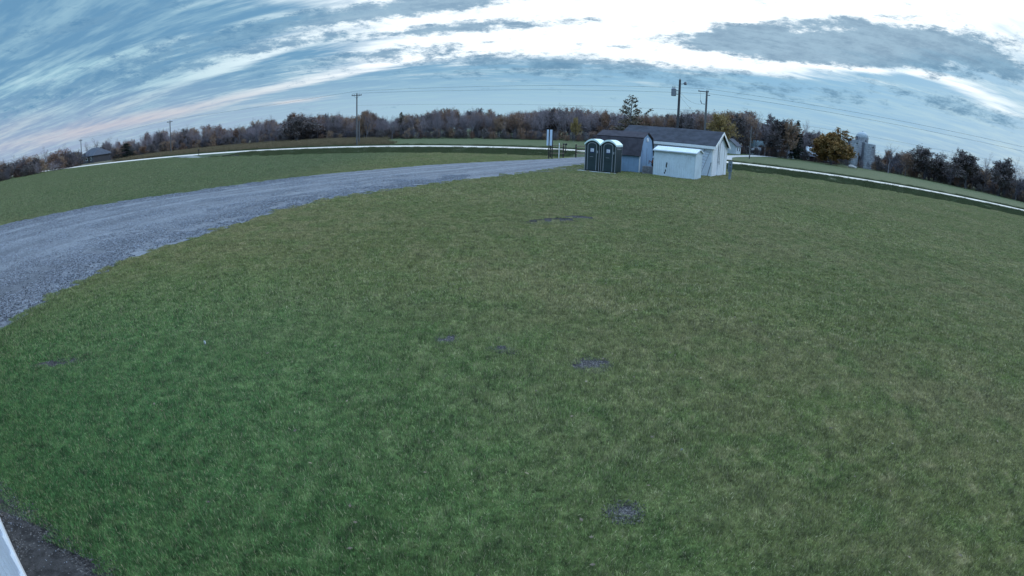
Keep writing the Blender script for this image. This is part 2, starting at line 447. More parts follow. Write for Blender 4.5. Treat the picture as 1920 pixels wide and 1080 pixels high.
GRAVEL = gravel_mat('drive_gravel', (0.080, 0.082, 0.092), (0.275, 0.280, 0.302), (0.098, 0.100, 0.110))
NEAR = [(-8.6, -14), (-9.0, -6), (-9.3, 0.5), (-9.8, 6.2), (-10.3, 8.9), (-10.4, 11.7), (-9.65, 15.1), (-8.9, 19.6), (-8.1, 22.2), (-6.7, 24.3), (-4.6, 27.6), (-1.7, 32.2), (1.2, 37.4), (3.6, 43.2), (6.3, 48.2), (9.5, 55), (12.5, 62), (16.4, 71), (19.6, 76)]
FAR = [(-36, -14), (-34.5, 0), (-31, 11), (-27.4, 18.6), (-23.3, 23.9), (-19.4, 27.2), (-17.3, 30.0), (-14.8, 33.6), (-12.2, 36.6), (-10.4, 38.6), (-7.0, 43.0), (-2.5, 47.9), (2.9, 54.7), (5.4, 58.6), (7.7, 62.4), (8.6, 64.5), (9.8, 69), (11.2, 74), (12.2, 77.5)]
ribbon('gravel_drive', NEAR, FAR, GRAVEL, 0.014, 330, 12, 0.08)
ribbon('gravel_spur', [(-1.5, 32.8), (0.2, 35.0), (2.0, 37.6), (4.7, 39.9), (8, 41.6), (10, 42.4)], [(1.6, 39.2), (2.6, 42.0), (4.4, 44.2), (5.7, 43.9), (8.2, 45.0), (9.6, 45.6)], GRAVEL, 0.020, 60, 8, 0.10)
ROADM = gravel_mat('road_surface', (0.66, 0.58, 0.49), (0.80, 0.70, 0.59), (0.52, 0.46, 0.39), False)
v, f, n = [], [], 0
for i, t in enumerate(np.linspace(-900, 900, 181)):
    for s, h in ((-3.1, 0.02), (-2.5, 0.06), (0, 0.10), (2.5, 0.06), (3.1, 0.02)):
        x, y = XY(s + 0.12 * wob(t * .05, s), t); v.append((x, y, 0.03 + h))
for i in range(180):
    for k in range(4): f.append((i * 5 + k, i * 5 + k + 1, i * 5 + 6 + k, i * 5 + 5 + k))
rd = mesh_obj('road', v, f, ROADM, None, True)
if rd.data.polygons[0].normal.z < 0: rd.data.flip_normals()
tag(rd, kind='structure')
ribbon('farm_drive', [(31, 80), (37, 94), (43.5, 108), (56, 126), (69, 143.5), (77, 149)], [(34, 79), (40, 93), (46.5, 107), (59, 125), (72, 141.5), (79, 147)], gravel_mat('farm_gravel', (.40, .38, .36), (.52, .50, .48), (.34, .33, .32), False), 0.03, 60, 4, 0.1)
ribbon('field_entrance', [(-74, 98.8), (-66, 92), (-57, 82.2), (-54, 80)], [(-68, 97.6), (-60, 90), (-52, 82), (-49.5, 79)], gravel_mat('entrance_gravel', (0.2, 0.2, 0.19), (0.3, 0.3, 0.28), (0.12, 0.13, 0.1), False), 0.05, 40, 4, 0.15)

# bare soil patches in the lawn
SOILM = mat('bare_soil', (0.088, 0.076, 0.074), 0.95, 0.45, 5.0, 0.9, 60, 0.1)
PATCH = [(1.09, 6.32, 0.21, 0.17, .2), (1.00, 3.37, 0.10, 0.085, 0), (-0.93, 7.08, 0.13, 0.10, 0), (1.2, 17.3, 0.70, 0.36, .52), (2.15, 18.05, 0.55, 0.36, .35), (-6.85, 5.25, 0.42, 0.10, .5), (-0.1, 6.75, 0.18, 0.05, -.3)]
for (x, y, a, b, r) in PATCH:
    vv = [(0, 0, 0.006)]; N = 40; a, b = a * 1.4, b * 1.45
    for ring in (0.5, 1.0):
        for i in range(N):
            t = 2 * pi * i / N; k = ring * (1 + .22 * wob(cos(t) * 2 + x, sin(t) * 2 + y, 1.4))
            px, py = a * k * cos(t), b * k * sin(t)
            vv.append((px * cos(r) - py * sin(r), px * sin(r) + py * cos(r), 0.006 if ring < 1 else 0.004))
    ff = [(0, 1 + i, 1 + (i + 1) % N) for i in range(N)] + [(1 + i, 1 + N + i, 1 + N + (i + 1) % N, 1 + (i + 1) % N) for i in range(N)]
    o = mesh_obj('soil_patch', vv, ff, SOILM); o.location = (x, y, 0); tag(o, kind='structure')

# ------------------------------------------------------------------ geometry-node scatter for what nobody could count
def scatter(name, pts, scl, idx, protos, tilt=0.0, rz=None):
    col = bpy.data.collections.new(name + '_set')
    for i, p in enumerate(protos):
        p.name = '%s_piece_%02d' % (name, i); col.objects.link(p)
    me = bpy.data.meshes.new(name); me.from_pydata([tuple(p) for p in pts], [], [])
    a = me.attributes.new('sc', 'FLOAT_VECTOR', 'POINT'); a.data.foreach_set('vector', np.asarray(scl, np.float32).ravel())
    a = me.attributes.new('ix', 'INT', 'POINT'); a.data.foreach_set('value', np.asarray(idx, np.int32))
    rot = np.zeros((len(pts), 3), np.float32); rot[:, 2] = rng.uniform(0, 2 * pi, len(pts)) if rz is None else rz
    rot[:, 0] = rng.normal(0, tilt, len(pts)); rot[:, 1] = rng.normal(0, tilt, len(pts))
    a = me.attributes.new('ro', 'FLOAT_VECTOR', 'POINT'); a.data.foreach_set('vector', rot.ravel())
    o = link(bpy.data.objects.new(name, me))
    ng = bpy.data.node_groups.new(name + '_nodes', 'GeometryNodeTree')
    ng.interface.new_socket('Geometry', in_out='INPUT', socket_type='NodeSocketGeometry')
    ng.interface.new_socket('Geometry', in_out='OUTPUT', socket_type='NodeSocketGeometry')
    N = ng.nodes; gi, go = N.new('NodeGroupInput'), N.new('NodeGroupOutput')
    iop = N.new('GeometryNodeInstanceOnPoints'); ci = N.new('GeometryNodeCollectionInfo')
    ci.inputs['Collection'].default_value = col; ci.inputs['Separate Children'].default_value = True; ci.inputs['Reset Children'].default_value = True
    def na(nm, ty):
        q = N.new('GeometryNodeInputNamedAttribute'); q.data_type = ty; q.inputs['Name'].default_value = nm
        return [s for s in q.outputs if s.enabled][0]
    L = ng.links.new
    L(gi.outputs[0], iop.inputs['Points']); L(ci.outputs[0], iop.inputs['Instance']); iop.inputs['Pick Instance'].default_value = True
    L(na('ix', 'INT'), iop.inputs['Instance Index']); L(na('sc', 'FLOAT_VECTOR'), iop.inputs['Scale'])
    e2r = N.new('FunctionNodeEulerToRotation'); L(na('ro', 'FLOAT_VECTOR'), e2r.inputs[0]); L(e2r.outputs[0], iop.inputs['Rotation'])
    L(iop.outputs[0], go.inputs[0])
    md = o.modifiers.new('scatter', 'NODES'); md.node_group = ng
    return o
def loose(name, v, f, m, rnd=None, smooth=False):
    """a mesh object that is not linked to the scene (a source piece)"""
    me = bpy.data.meshes.new(name); me.from_pydata(v, [], f)
    for q in (m if isinstance(m, list) else [m]): me.materials.append(q)
    if rnd is not None:
        a = me.attributes.new('rnd', 'FLOAT', 'POINT'); a.data.foreach_set('value', rnd)
    if smooth: me.polygons.foreach_set('use_smooth', [True] * len(me.polygons))
    return bpy.data.objects.new(name, me)
def grass_patch(n, size, h0, h1, w, m, lean=0.6, seed=0):
    r = np.random.default_rng(seed); v, f, rn = [], [], []
    for i in range(n):
        x, y = r.uniform(-size / 2, size / 2, 2); a = r.uniform(0, 2 * pi); h = r.uniform(h0, h1); ww = w * r.uniform(.6, 1.3)
        b = r.uniform(0, 2 * pi); L = lean * h * r.uniform(.2, 1.5); q = r.uniform()
        cx, cy = cos(a) * ww / 2, sin(a) * ww / 2; lx_, ly_ = cos(b) * L, sin(b) * L
        k = len(v)
        v += [(x - cx, y - cy, -.004), (x + cx, y + cy, -.004), (x + cx * .8 + lx_ * .35, y + cy * .8 + ly_ * .35, h * .6), (x - cx * .8 + lx_ * .35, y - cy * .8 + ly_ * .35, h * .6), (x + lx_, y + ly_, h)]
        f += [(k, k + 1, k + 2, k + 3), (k + 3, k + 2, k + 4)]; rn += [q] * 5
    return loose('grass', v, f, m, rn)
def inside(poly, x, y):
    c = np.zeros(x.shape, bool); n = len(poly)
    for i in range(n):
        x1, y1 = poly[i]; x2, y2 = poly[(i + 1) % n]
        k = ((y1 > y) != (y2 > y)) & (x < (x2 - x1) * (y - y1) / (y2 - y1 + 1e-12) + x1); c ^= k
    return c
DRIVE_POLY = NEAR + FAR[::-1]
WALL_D = Vector((0.891, -0.454, 0)); WALL_N = Vector((0.454, 0.891, 0)); WALL_P = Vector((-4.77, 2.18, 0))
def lawn_mask(x, y, margin=0.0):
    k = ~inside([(a, b) for a, b in DRIVE_POLY], x + rng.normal(0, .13, x.shape), y + rng.normal(0, .13, x.shape))
    d = (x - WALL_P.x) * WALL_N.x + (y - WALL_P.y) * WALL_N.y
    tw = (x - WALL_P.x) * WALL_D.x + (y - WALL_P.y) * WALL_D.y
    e = np.clip(0.06 + 0.26 * (tw + .2), .02, .56) + 0.05 * np.sin(x * 3.1) + 0.04 * np.sin(x * 8.3 + y * 5)
    k &= d > e
    for (px, py, a, b, r) in PATCH:
        u = (x - px) * cos(r) + (y - py) * sin(r); w = -(x - px) * sin(r) + (y - py) * cos(r)
        kk = (u / a) ** 2 + (w / b) ** 2
        k &= kk > 0.80 + rng.uniform(-.5, .9, x.shape)
    return k
def vnoise(x, y, sc, seed):
    r = np.random.default_rng(seed); g = r.uniform(0, 1, (64, 64)); u, w = x * sc, y * sc
    i, j = np.floor(u).astype(int), np.floor(w).astype(int); a, b = u - i, w - j; a = a * a * (3 - 2 * a); b = b * b * (3 - 2 * b)
    G = lambda p, q: g[p % 64, q % 64]
    return G(i, j) * (1 - a) * (1 - b) + G(i + 1, j) * a * (1 - b) + G(i, j + 1) * (1 - a) * b + G(i + 1, j + 1) * a * b
BLADE = lawn_blade_mat()
def lawn_points(d0, d1, cell, amax=74):
    n = int(2 * d1 / cell) + 2; g = (np.arange(n) - n / 2 + .5) * cell; x, y = [q.ravel() for q in np.meshgrid(g, g)]
    d = np.hypot(x, y); a = np.abs(np.arctan2(x, y)); k = (d >= d0) & (d < d1) & (a < radians(amax)); x, y = x[k], y[k]
    k = lawn_mask(x, y); x, y = x[k], y[k]
    s = x * sin(RA) + y * cos(RA) - RD; t = x * cos(RA) - y * sin(RA); k = s < np.interp(t, [-95, -50], [-7.5, -23.5]); return x[k], y[k]
def clump(x, y):
    return 0.45 + 0.5 * vnoise(x, y, 2.6, 1) + 0.3 * vnoise(x, y, 0.8, 2) + 0.7 * rng.uniform(0, 1, x.shape) + 0.8 * (rng.uniform(0, 1, x.shape) > .965)
def relief(x, y):
    k = np.clip((np.hypot(x, y) - 5) / 8, 0, 1) * 1.1 + .5
    return k * (0.030 * np.clip(1.7 * vnoise(x, y, 1.7, 21) - .45, 0, 1) + 0.026 * vnoise(x * .8, y * 1.3, 3.4, 22))
def put_lawn(name, d0, d1, cell, per_m2, h0, h1, w, k=6, amax=74, lean=0.8):
    P = [grass_patch(int(per_m2 * cell * cell * 1.15), cell * 1.07, h0, h1, w, BLADE, lean, 100 + i + int(d0)) for i in range(k)]
    x, y = lawn_points(d0, d1, cell, amax); c = clump(x, y); n = len(x)
    mir = rng.choice([-1.0, 1.0], n)
    sc = np.stack([mir, np.ones(n), c], -1)
    o = scatter(name, np.stack([x, y, 0.003 + relief(x, y)], -1), sc, rng.integers(0, k, n), P, 0.05, rng.integers(0, 4, n) * (pi / 2))
    return tag(o, kind='stuff')
put_lawn('lawn_grass', 1.2, 8.7, 0.125, 9000, 0.012, 0.032, 0.0042, 14)
put_lawn('lawn_grass_mid', 8.4, 21.3, 0.25, 4200, 0.014, 0.036, 0.0070, 12)
put_lawn('lawn_grass_far', 20.8, 46.5, 0.5, 1100, 0.016, 0.044, 0.014, 8, 64)
put_lawn('lawn_grass_edge', 45.5, 110, 1.0, 460, 0.02, 0.06, 0.020, 8, 62)
put_lawn('lawn_grass_rim', 109, 215, 1.4, 300, 0.03, 0.07, 0.028, 6, 66)
# a thin scatter of fallen leaves and straw on the lawn
def leaves(n, size, seed):
    r = np.random.default_rng(seed); v, f, rn = [], [], []
    for i in range(n):
        x, y = r.uniform(-size / 2, size / 2, 2); a = r.uniform(0, 6.28); L = r.uniform(.012, .03); z = r.uniform(.028, .045); k = len(v)
        ux, uy = cos(a) * L, sin(a) * L; q = r.uniform()
        v += [(x - ux, y - uy, z), (x + uy * .5, y - ux * .5, z + r.uniform(-.006, .010)), (x + ux, y + uy, z + r.uniform(-.004, .008)), (x - uy * .5, y + ux * .5, z + .004)]
        f.append((k, k + 1, k + 2, k + 3)); rn += [q] * 4
    return loose('leaves', v, f, LEAFM, rn)
LEAFM = bpy.data.materials.new('fallen_leaf'); LEAFM.use_nodes = True; t_ = LEAFM.node_tree
at_ = t_.nodes.new('ShaderNodeAttribute'); at_.attribute_name = 'rnd'
t_.links.new(mixc(t_, X(t_, at_.outputs['Fac']), (0.09, 0.062, 0.040), (0.24, 0.19, 0.11)).so, t_.nodes['Principled BSDF'].inputs['Base Color'])
x, y = lawn_points(2.0, 34.0, 2.0, 70)
tag(scatter('fallen_leaves', np.stack([x + rng.uniform(-.8, .8, len(x)), y + rng.uniform(-.8, .8, len(x)), np.full_like(x, 0.01)], -1), np.ones((len(x), 3)), rng.integers(0, 6, len(x)), [leaves(4 + 2 * (i % 3), 2.2, 600 + i) for i in range(6)]), kind='stuff')
# loose stones on the near gravel
def stones(n, size, r0, r1, m, seed):
    r = np.random.default_rng(seed); v, f, rn = [], [], []
    for i in range(n):
        x, y = r.uniform(-size / 2, size / 2, 2); R = r.uniform(r0, r1); q = r.uniform(); k = len(v); a0 = r.uniform(0, 6.28)
        st = r.uniform(.6, 1, 2)
        v += [(x + R * cos(a0 + t) * r.uniform(.7, 1.1) * st[0], y + R * sin(a0 + t) * r.uniform(.7, 1.1) * st[1], -R * .2) for t in (0, 1.57, 3.14, 4.71)]
        v += [(x + R * .75 * cos(a0 + t + .3) * st[0], y + R * .75 * sin(a0 + t + .3) * st[1], R * r.uniform(.35, .6)) for t in (0, 1.57, 3.14, 4.71)]
        f += [(k, k + 1, k + 5, k + 4), (k + 1, k + 2, k + 6, k + 5), (k + 2, k + 3, k + 7, k + 6), (k + 3, k, k + 4, k + 7), (k + 4, k + 5, k + 6, k + 7)]; rn += [q] * 8
    return loose('stones', v, f, m, rn)
sm = bpy.data.materials.new('loose_stone'); sm.use_nodes = True; t_ = sm.node_tree
at_ = t_.nodes.new('ShaderNodeAttribute'); at_.attribute_name = 'rnd'
t_.links.new(mixc(t_, X(t_, at_.outputs['Fac']), (0.055, 0.060, 0.075), (0.36, 0.38, 0.43)).so, t_.nodes['Principled BSDF'].inputs['Base Color'])
t_.nodes['Principled BSDF'].inputs['Roughness'].default_value = 0.8
def gravel_pts(x0, x1, y0, y1, per):
    n = int((x1 - x0) * (y1 - y0) * per); x, y = rng.uniform(x0, x1, n), rng.uniform(y0, y1, n); k = inside(DRIVE_POLY, x, y); return x[k], y[k]
x, y = gravel_pts(-36, -3, -6, 34, 5.0)
c = 0.6 + 0.8 * vnoise(x, y, .7, 8)
tag(scatter('loose_gravel', np.stack([x, y, np.full_like(x, 0.034)], -1), np.stack([np.ones_like(c), np.ones_like(c), c], -1), rng.integers(0, 5, len(x)), [stones(90, 0.6, 0.012, 0.034, sm, 50 + i) for i in range(5)]), kind='stuff')

# ------------------------------------------------------------------ the building that carries the camera (only its wall foot shows)
WHITE_CLAD = mat('white_cladding', (0.50, 0.60, 0.74), 0.45, 0.12, 1.2, 0.15, 30, 0.4, streaks=0.5)
TRIMW = mat('white_trim', (0.80, 0.81, 0.82), 0.5, 0.08, 4)
ROOFD = mat('dark_shingle', (0.062, 0.066, 0.082), 0.9, 0.35, 1.6, 0.5, 40, 0.15)
wa = atan2(WALL_D.y, WALL_D.x)
bld = thing('camera_building', 'white clad building wall foot at the lower left corner beside bare soil', 'building', (WALL_P.x - .08 * WALL_N.x, WALL_P.y - .08 * WALL_N.y, 0), wa)
# local x along wall, local y outward = WALL_N
b = MB(); xs = np.arange(-14, 16.01, 0.30)
prof = []
for x in xs: prof += [(x, 0.0), (x + .20, 0.0), (x + .225, 0.022), (x + .275, 0.022), (x + .30, 0.0)]
pv = [(x, y, z) for (x, y) in prof for z in (0.16, 3.5)]
b.add(pv, [(2 * i, 2 * i + 2, 2 * i + 3, 2 * i + 1) for i in range(len(prof) - 1)])
b.box(-14, 16.3, -9, -0.02, 0.02, 3.5); b.build('wall', WHITE_CLAD, bld)
MB().box(-14, 16.3, 0.0, 0.05, 0.0, 0.17, 0.01).build('base_trim', TRIMW, bld)
MB().prism([(0.45, 3.5), (-4.5, 5.0), (-9.45, 3.5), (-9.45, 3.62), (-4.5, 5.14), (0.45, 3.62)], 'x', -14.4, 16.7).build('roof', ROOFD, bld)
vv, ff, N = [], [], 120
for i in range(N):
    t = -16 + 34 * i / (N - 1); p = WALL_P + WALL_D * t
    w = min(.70, max(.12, .16 + .26 * (t + .2))) + .06 * wob(t, 1.0, 1.7) + .03 * wob(t, 4, 5)
    for k, z in ((-0.1, 0.010), (w * .4, 0.022), (w * .75, 0.014), (w, 0.003)):
        q = p + WALL_N * k; vv.append((q.x, q.y, z + .006 * wob(t * 3, k * 7, 2)))
for i in range(N - 1):
    for k in range(3): ff.append((i * 4 + k, i * 4 + 4 + k, i * 4 + 5 + k, i * 4 + k + 1))
o = mesh_obj('soil_strip', vv, ff, mat('dark_mulch', (0.095, 0.088, 0.086), 0.95, 0.5, 9, 1.0, 70, 0.1), None, True)
if o.data.polygons[0].normal.z < 0: o.data.flip_normals()
tag(o, kind='structure')
tt = rng.uniform(-6, 4, 60); kk = rng.uniform(.1, .95, 60) * np.clip(.12 + .26 * (tt + .2), .05, .6)
pp = np.stack([WALL_P.x + WALL_D.x * tt + WALL_N.x * kk, WALL_P.y + WALL_D.y * tt + WALL_N.y * kk, np.full(60, .024)], -1)
tag(scatter('soil_pebbles', pp, np.ones((60, 3)), rng.integers(0, 3, 60), [stones(6, 0.3, 0.004, 0.012, sm, 80 + i) for i in range(3)]), kind='stuff')

CLOD = bpy.data.materials.new('soil_clod'); CLOD.use_nodes = True; t_ = CLOD.node_tree
at_ = t_.nodes.new('ShaderNodeAttribute'); at_.attribute_name = 'rnd'
t_.links.new(mixc(t_, X(t_, at_.outputs['Fac']), (0.035, 0.031, 0.031), (0.19, 0.175, 0.165)).so, t_.nodes['Principled BSDF'].inputs['Base Color']); t_.nodes['Principled BSDF'].inputs['Roughness'].default_value = .95
pp = []
for _ in range(520):
    a = rng.uniform(-.6, 4.5); w = min(.70, max(.10, .16 + .26 * (a + .2))) * rng.uniform(.0, 1.1); q = WALL_P + WALL_D * a + WALL_N * w; pp.append((q.x, q.y, .012))
for (px, py, a, b_, r_) in PATCH:
    for _ in range(int(60 + 260 * a * b_ * 4)):
        t = rng.uniform(0, 2 * pi); k = rng.uniform(0, 1.15) ** .5; u_, v_ = a * k * cos(t), b_ * k * sin(t); pp.append((px + u_ * cos(r_) - v_ * sin(r_), py + u_ * sin(r_) + v_ * cos(r_), .004))
tag(scatter('soil_clods', pp, np.ones((len(pp), 3)) * rng.uniform(.7, 1.4, (len(pp), 1)), rng.integers(0, 5, len(pp)), [stones(16, 0.16, 0.004, 0.014, CLOD, 90 + i) for i in range(5)]), kind='stuff')

# ------------------------------------------------------------------ large white shed with dark shingle roof
SIDING = mat('white_lap_siding', (0.66, 0.72, 0.80), 0.55, 0.10, 1.5, 0.1, 60, 0.3, streaks=0.25)
GAP = mat('dark_gap', (0.025, 0.026, 0.03), 0.9)
L_, W_, He, Hr = 8.7, 5.2, 2.64, 3.83
sh = thing('storage_shed', 'large white lap sided shed with dark shingle gable roof behind the small white shed', 'shed', (16.35, 42.2, 0), -0.62)
slope = lambda y: He + (Hr - He) * (1 - abs(y - W_ / 2) / (W_ / 2))
b = MB(); n = 14; bh = He / n
for k in range(n):
    z0, z1 = 0.08 + k * (He - .08) / n, 0.08 + (k + 1) * (He - .08) / n
    b.prism([(-0.030, z0), (-0.006, z1), (0.05, z1), (0.05, z0)], 'x', -L_ + .05, -.05)
b.build('front_wall', SIDING, sh)
b = MB(); k = 0; z = 0.08
while z < Hr - .1:
    z1 = min(z + .183, Hr - .03)
    def half(zz): return W_ / 2 if zz <= He else (W_ / 2) * (Hr - zz) / (Hr - He)
    a0, a1 = half(z), half(z1); c = W_ / 2
    y00, y01, y10, y11 = max(.05, c - a0), min(W_ - .05, c + a0), max(.05, c - a1), min(W_ - .05, c + a1)
    b.add([(0.03, y00, z), (0.03, y01, z), (0.006, y11, z1), (0.006, y10, z1), (-.05, y00, z), (-.05, y01, z), (-.05, y11, z1), (-.05, y10, z1)],
          [(0, 1, 2, 3), (4, 7, 6, 5), (0, 4, 5, 1), (3, 2, 6, 7), (0, 3, 7, 4), (1, 5, 6, 2)]); z = z1
b.build('gable_wall', SIDING, sh)
MB().prism([(.05, .08), (W_ - .05, .08), (W_ - .05, He), (W_ / 2, Hr - .05), (.05, He)], 'x', -L_, -L_ + .08).build('rear_gable_wall', SIDING, sh)
MB().box(-L_ + .05, -.05, W_ - .06, W_, .08, He).build('rear_wall', SIDING, sh)
for (x0, x1, y0, y1) in ((-.10, .035, -.035, .06), (-.06, .035, W_ - .10, W_ + .03), (-L_ - .03, -L_ + .1, -.035, .06)):
    MB().box(x0, x1, y0, y1, .05, He - .02).build('corner_trim', TRIMW, sh)
th = atan2(Hr - He, W_ / 2); ov = .22
for sgn in (0, 1):
    ye = -ov if not sgn else W_ + ov; ze = He - ov * math.tan(th)
    poly = [(ye, ze + .03), (W_ / 2, Hr + .03), (W_ / 2, Hr + .12), (ye, ze + .12)]
    MB().prism(poly, 'x', -L_ - .22, .25).build('roof_slope', ROOFD, sh)
MB().box(-L_ - .2, .24, -ov - .025, -ov - .002, He - ov * math.tan(th) - .16, He - ov * math.tan(th) + .075).build('fascia', TRIMW, sh)
MB().box(-L_ + .05, -.05, -ov, -.032, He - ov * math.tan(th) - .10, He - ov * math.tan(th) - .07).build('soffit', TRIMW, sh)
for sgn in (0, 1):
    ye = -ov - .02 if not sgn else W_ + ov + .02; ze = He - ov * math.tan(th)
    MB().prism([(ye, ze - .15), (W_ / 2, Hr - .12), (W_ / 2, Hr + .10), (ye, ze + .08)], 'x', .252, .285).build('rake_board', TRIMW, sh)
MB().box(-L_ + .1, -.1, .1, W_ - .1, 0.0, .10).build('sill_base', GAP, sh)
d = MB().box(.030, .055, 1.75, 4.05, .10, 2.62).build('door', SIDING, sh)
MB().box(.045, .060, 4.05, 4.12, .10, 2.75).build('door_gap', GAP, d)
MB().box(.045, .060, 1.70, 1.75, 1.2, 2.9).build('door_edge', GAP, d)
MB().box(.055, .075, 2.2, 2.32, 1.05, 1.2, .01).build('handle', GAP, d)
r = thing('hanging_strap', 'dark strap hanging down the gable end of the large white shed', 'strap', (16.35, 42.2, 0), -0.62)
MB().path([(.30, 2.02, 3.25), (.12, 2.02, 2.9), (.10, 2.03, 2.1), (.10, 2.02, 1.35)], .018).build('strap', GAP, r)
MB().tube((.10, 2.02, 1.36), (.10, 2.02, 1.2), .035, .03).build('hook', GAP, r)
# ladder against the front wall
ALU = mat('aluminium', (0.34, 0.36, 0.40), 0.4, 0.2, 5, metal=0.6)
ld = thing('ladder', 'grey ladder leaning aslant on the white siding near the shed corner', 'ladder', (16.35, 42.2, 0), -0.62)
ra_, rb_ = (Vector((-.22, -.10, 2.22)), Vector((-.88, -.55, .03))), (Vector((-.72, -.10, 2.34)), Vector((-1.38, -.55, .15)))
for a, q in (ra_, rb_): MB().tube(a, q, .028, .028, 6).build('rail', ALU, ld)
for k in range(9):
    f_ = (k + .5) / 9; MB().tube(ra_[0].lerp(ra_[1], f_), rb_[0].lerp(rb_[1], f_), .016, .016, 6).build('rung', ALU, ld)
pl = thing('leaning_pipe', 'short dark pipe propped at the foot of the large white shed corner', 'pipe', (16.35, 42.2, 0), -0.62)
MB().tube((-.10, -.07, 1.2), (-.30, -.28, .02), .022, .022, 8).build('tube', GAP, pl)
MB().tube((-.10, -.07, 1.18), (-.095, -.065, 1.24), .032, .032, 8).build('end_cap', GAP, pl)

# ------------------------------------------------------------------ small white metal shed
METW = mat('white_sheet_metal', (0.63, 0.72, 0.80), 0.5, 0.14, 1.3, 0.15, 25, 0.4, streaks=0.45)
METR = mat('pale_roof_metal', (0.60, 0.68, 0.74), 0.4, 0.12, 3, 0.1, 25, 0.5)
L2, W2, E2, R2 = 3.28, 2.11, 2.04, 2.30
s2 = thing('metal_shed', 'small white ribbed metal shed with torn dark holes in its front', 'shed', (13.26, 37.72, 0), -0.58)
def ribbed(x0, x1, z0, z1, pitch=.16, d=.014):
    P = []; x = x0
    while x < x1 - 1e-6:
        for a, h in ((0, 0), (.55, 0), (.65, d), (.9, d)): P.append((min(x + a * pitch, x1), h))
        x += pitch
    P.append((x1, 0)); return P
P = ribbed(-L2, 0, 0, E2)
b = MB(); b.add([(x, -y, z) for x, y in P for z in (.05, E2)], [(2 * i, 2 * i + 2, 2 * i + 3, 2 * i + 1) for i in range(len(P) - 1)]); b.build('front_wall', METW, s2)
P = ribbed(0, W2, 0, E2)
hz = lambda y: E2 + (R2 - E2) * (1 - abs(y - W2 / 2) / (W2 / 2))
b = MB(); b.add([(h, y, z) for y, h in P for z in (.05, hz(y))], [(2 * i, 2 * i + 2, 2 * i + 3, 2 * i + 1) for i in range(len(P) - 1)]); b.build('side_wall', METW, s2)
b = MB(); b.add([(-L2 - h, y, z) for y, h in P for z in (.05, hz(y))], [(2 * i, 2 * i + 2, 2 * i + 3, 2 * i + 1) for i in range(len(P) - 1)]); b.build('far_side_wall', METW, s2)
MB().box(-L2, 0, W2 - .02, W2, .05, E2).build('rear_wall', METW, s2)
b = MB(); xs = np.linspace(-L2 - .10, .10, 86); hh = [(.022 if (i % 4) in (1, 2) else 0) for i in range(86)]
for (ya, za, yb, zb) in ((-.14, E2 - .03, W2 / 2, R2 + .01), (W2 + .14, E2 - .03, W2 / 2, R2 + .01)):
    k = len(b.v); b.add([p for x, h in zip(xs, hh) for p in ((x, ya, za + h), (x, yb, zb + h))], [(2 * i, 2 * i + 2, 2 * i + 3, 2 * i + 1) for i in range(85)])
b.build('roof', METR, s2)
MB().box(-L2 - .1, .1, -.155, -.14, E2 - .10, E2 - .015).build('eave_trim', METR, s2)
for (ya, yb) in ((-.15, W2 / 2), (W2 / 2, W2 + .15)):
    za, zb = (E2 - .08, R2 - .05) if ya < 0 else (R2 - .05, E2 - .08)
    MB().prism([(ya, za), (yb, zb), (yb, zb + .09), (ya, za + .09)], 'x', .10, .125).build('gable_trim', METW, s2)
MB().box(-.03, .022, -.022, .03, .02, E2).build('corner_trim', METR, s2)
MB().box(-L2 - .022, -L2 + .03, -.022, .03, .02, E2).build('corner_trim', METR, s2)
MB().box(-L2, 0, -.025, .0, .0, .06).build('base_rail', mat('grimy_rail', (.30, .31, .33), .7, .4, 6), s2)
for (x, z, w, h) in ((-2.23, 1.02, .045, .12), (-2.25, .86, .055, .14), (-2.30, .50, .05, .10), (-2.36, .32, .045, .08)):
    N = 12; q = [(x + w * cos(2 * pi * i / N) * (1 + .35 * wob(i * 1.7, z * 9)), -.019, z + h * sin(2 * pi * i / N) * (1 + .3 * wob(i * 2.3, x * 5))) for i in range(N)]
    q2 = [(a, -.008, c) for a, _, c in q]
    MB().add(q + q2, [tuple(range(N))] + [(i, (i + 1) % N, N + (i + 1) % N, N + i) for i in range(N)]).build('tear', GAP, s2)

# ------------------------------------------------------------------ gambrel barn shed
GAMB = mat('blue_grey_siding', (0.235, 0.350, 0.505), 0.7, 0.12, 2, 0.1, 40, 0.2)
GROOF = mat('brown_grey_shingle', (0.070, 0.064, 0.076), 0.95, 0.3, 2, 0.5, 40, 0.1)
g = thing('barn_shed', 'blue grey gambrel roof shed with round white vent behind the portable toilets', 'shed', (9.75, 41.04, 0), -0.55)
L3, W3, E3, B3, R3, I3 = 3.84, 3.6, 1.44, 2.74, 3.22, .50
prof = [(0, .06), (W3, .06), (W3, E3), (W3 - I3, B3), (W3 / 2, R3), (I3, B3), (0, E3)]
b = MB(); b.prism(prof, 'x', -.06, 0.0); b.build('gable_wall', GAMB, g)
MB().prism(prof, 'x', -L3, -L3 + .06).build('rear_gable_wall', GAMB, g)
b = MB(); P = ribbed(-L3 + .06, -.06, 0, 0, .22, .012); b.add([(x, -y, z) for x, y in P for z in (.06, E3)], [(2 * i, 2 * i + 2, 2 * i + 3, 2 * i + 1) for i in range(len(P) - 1)]); b.build('side_wall', GAMB, g)
MB().box(-L3 + .06, -.06, W3 - .05, W3, .06, E3).build('rear_side_wall', GAMB, g)
def slab(pts, nm, x0=-L3 - .12, x1=.10, t=.07):
    (y0, z0), (y1, z1) = pts; dx_, dz_ = y1 - y0, z1 - z0; l = hypot(dx_, dz_); nx, nz = -dz_ / l * t, dx_ / l * t
    if nz < 0: nx, nz = -nx, -nz
    MB().prism([(y0, z0), (y1, z1), (y1 + nx, z1 + nz), (y0 + nx, z0 + nz)], 'x', x0, x1).build(nm, GROOF, g)
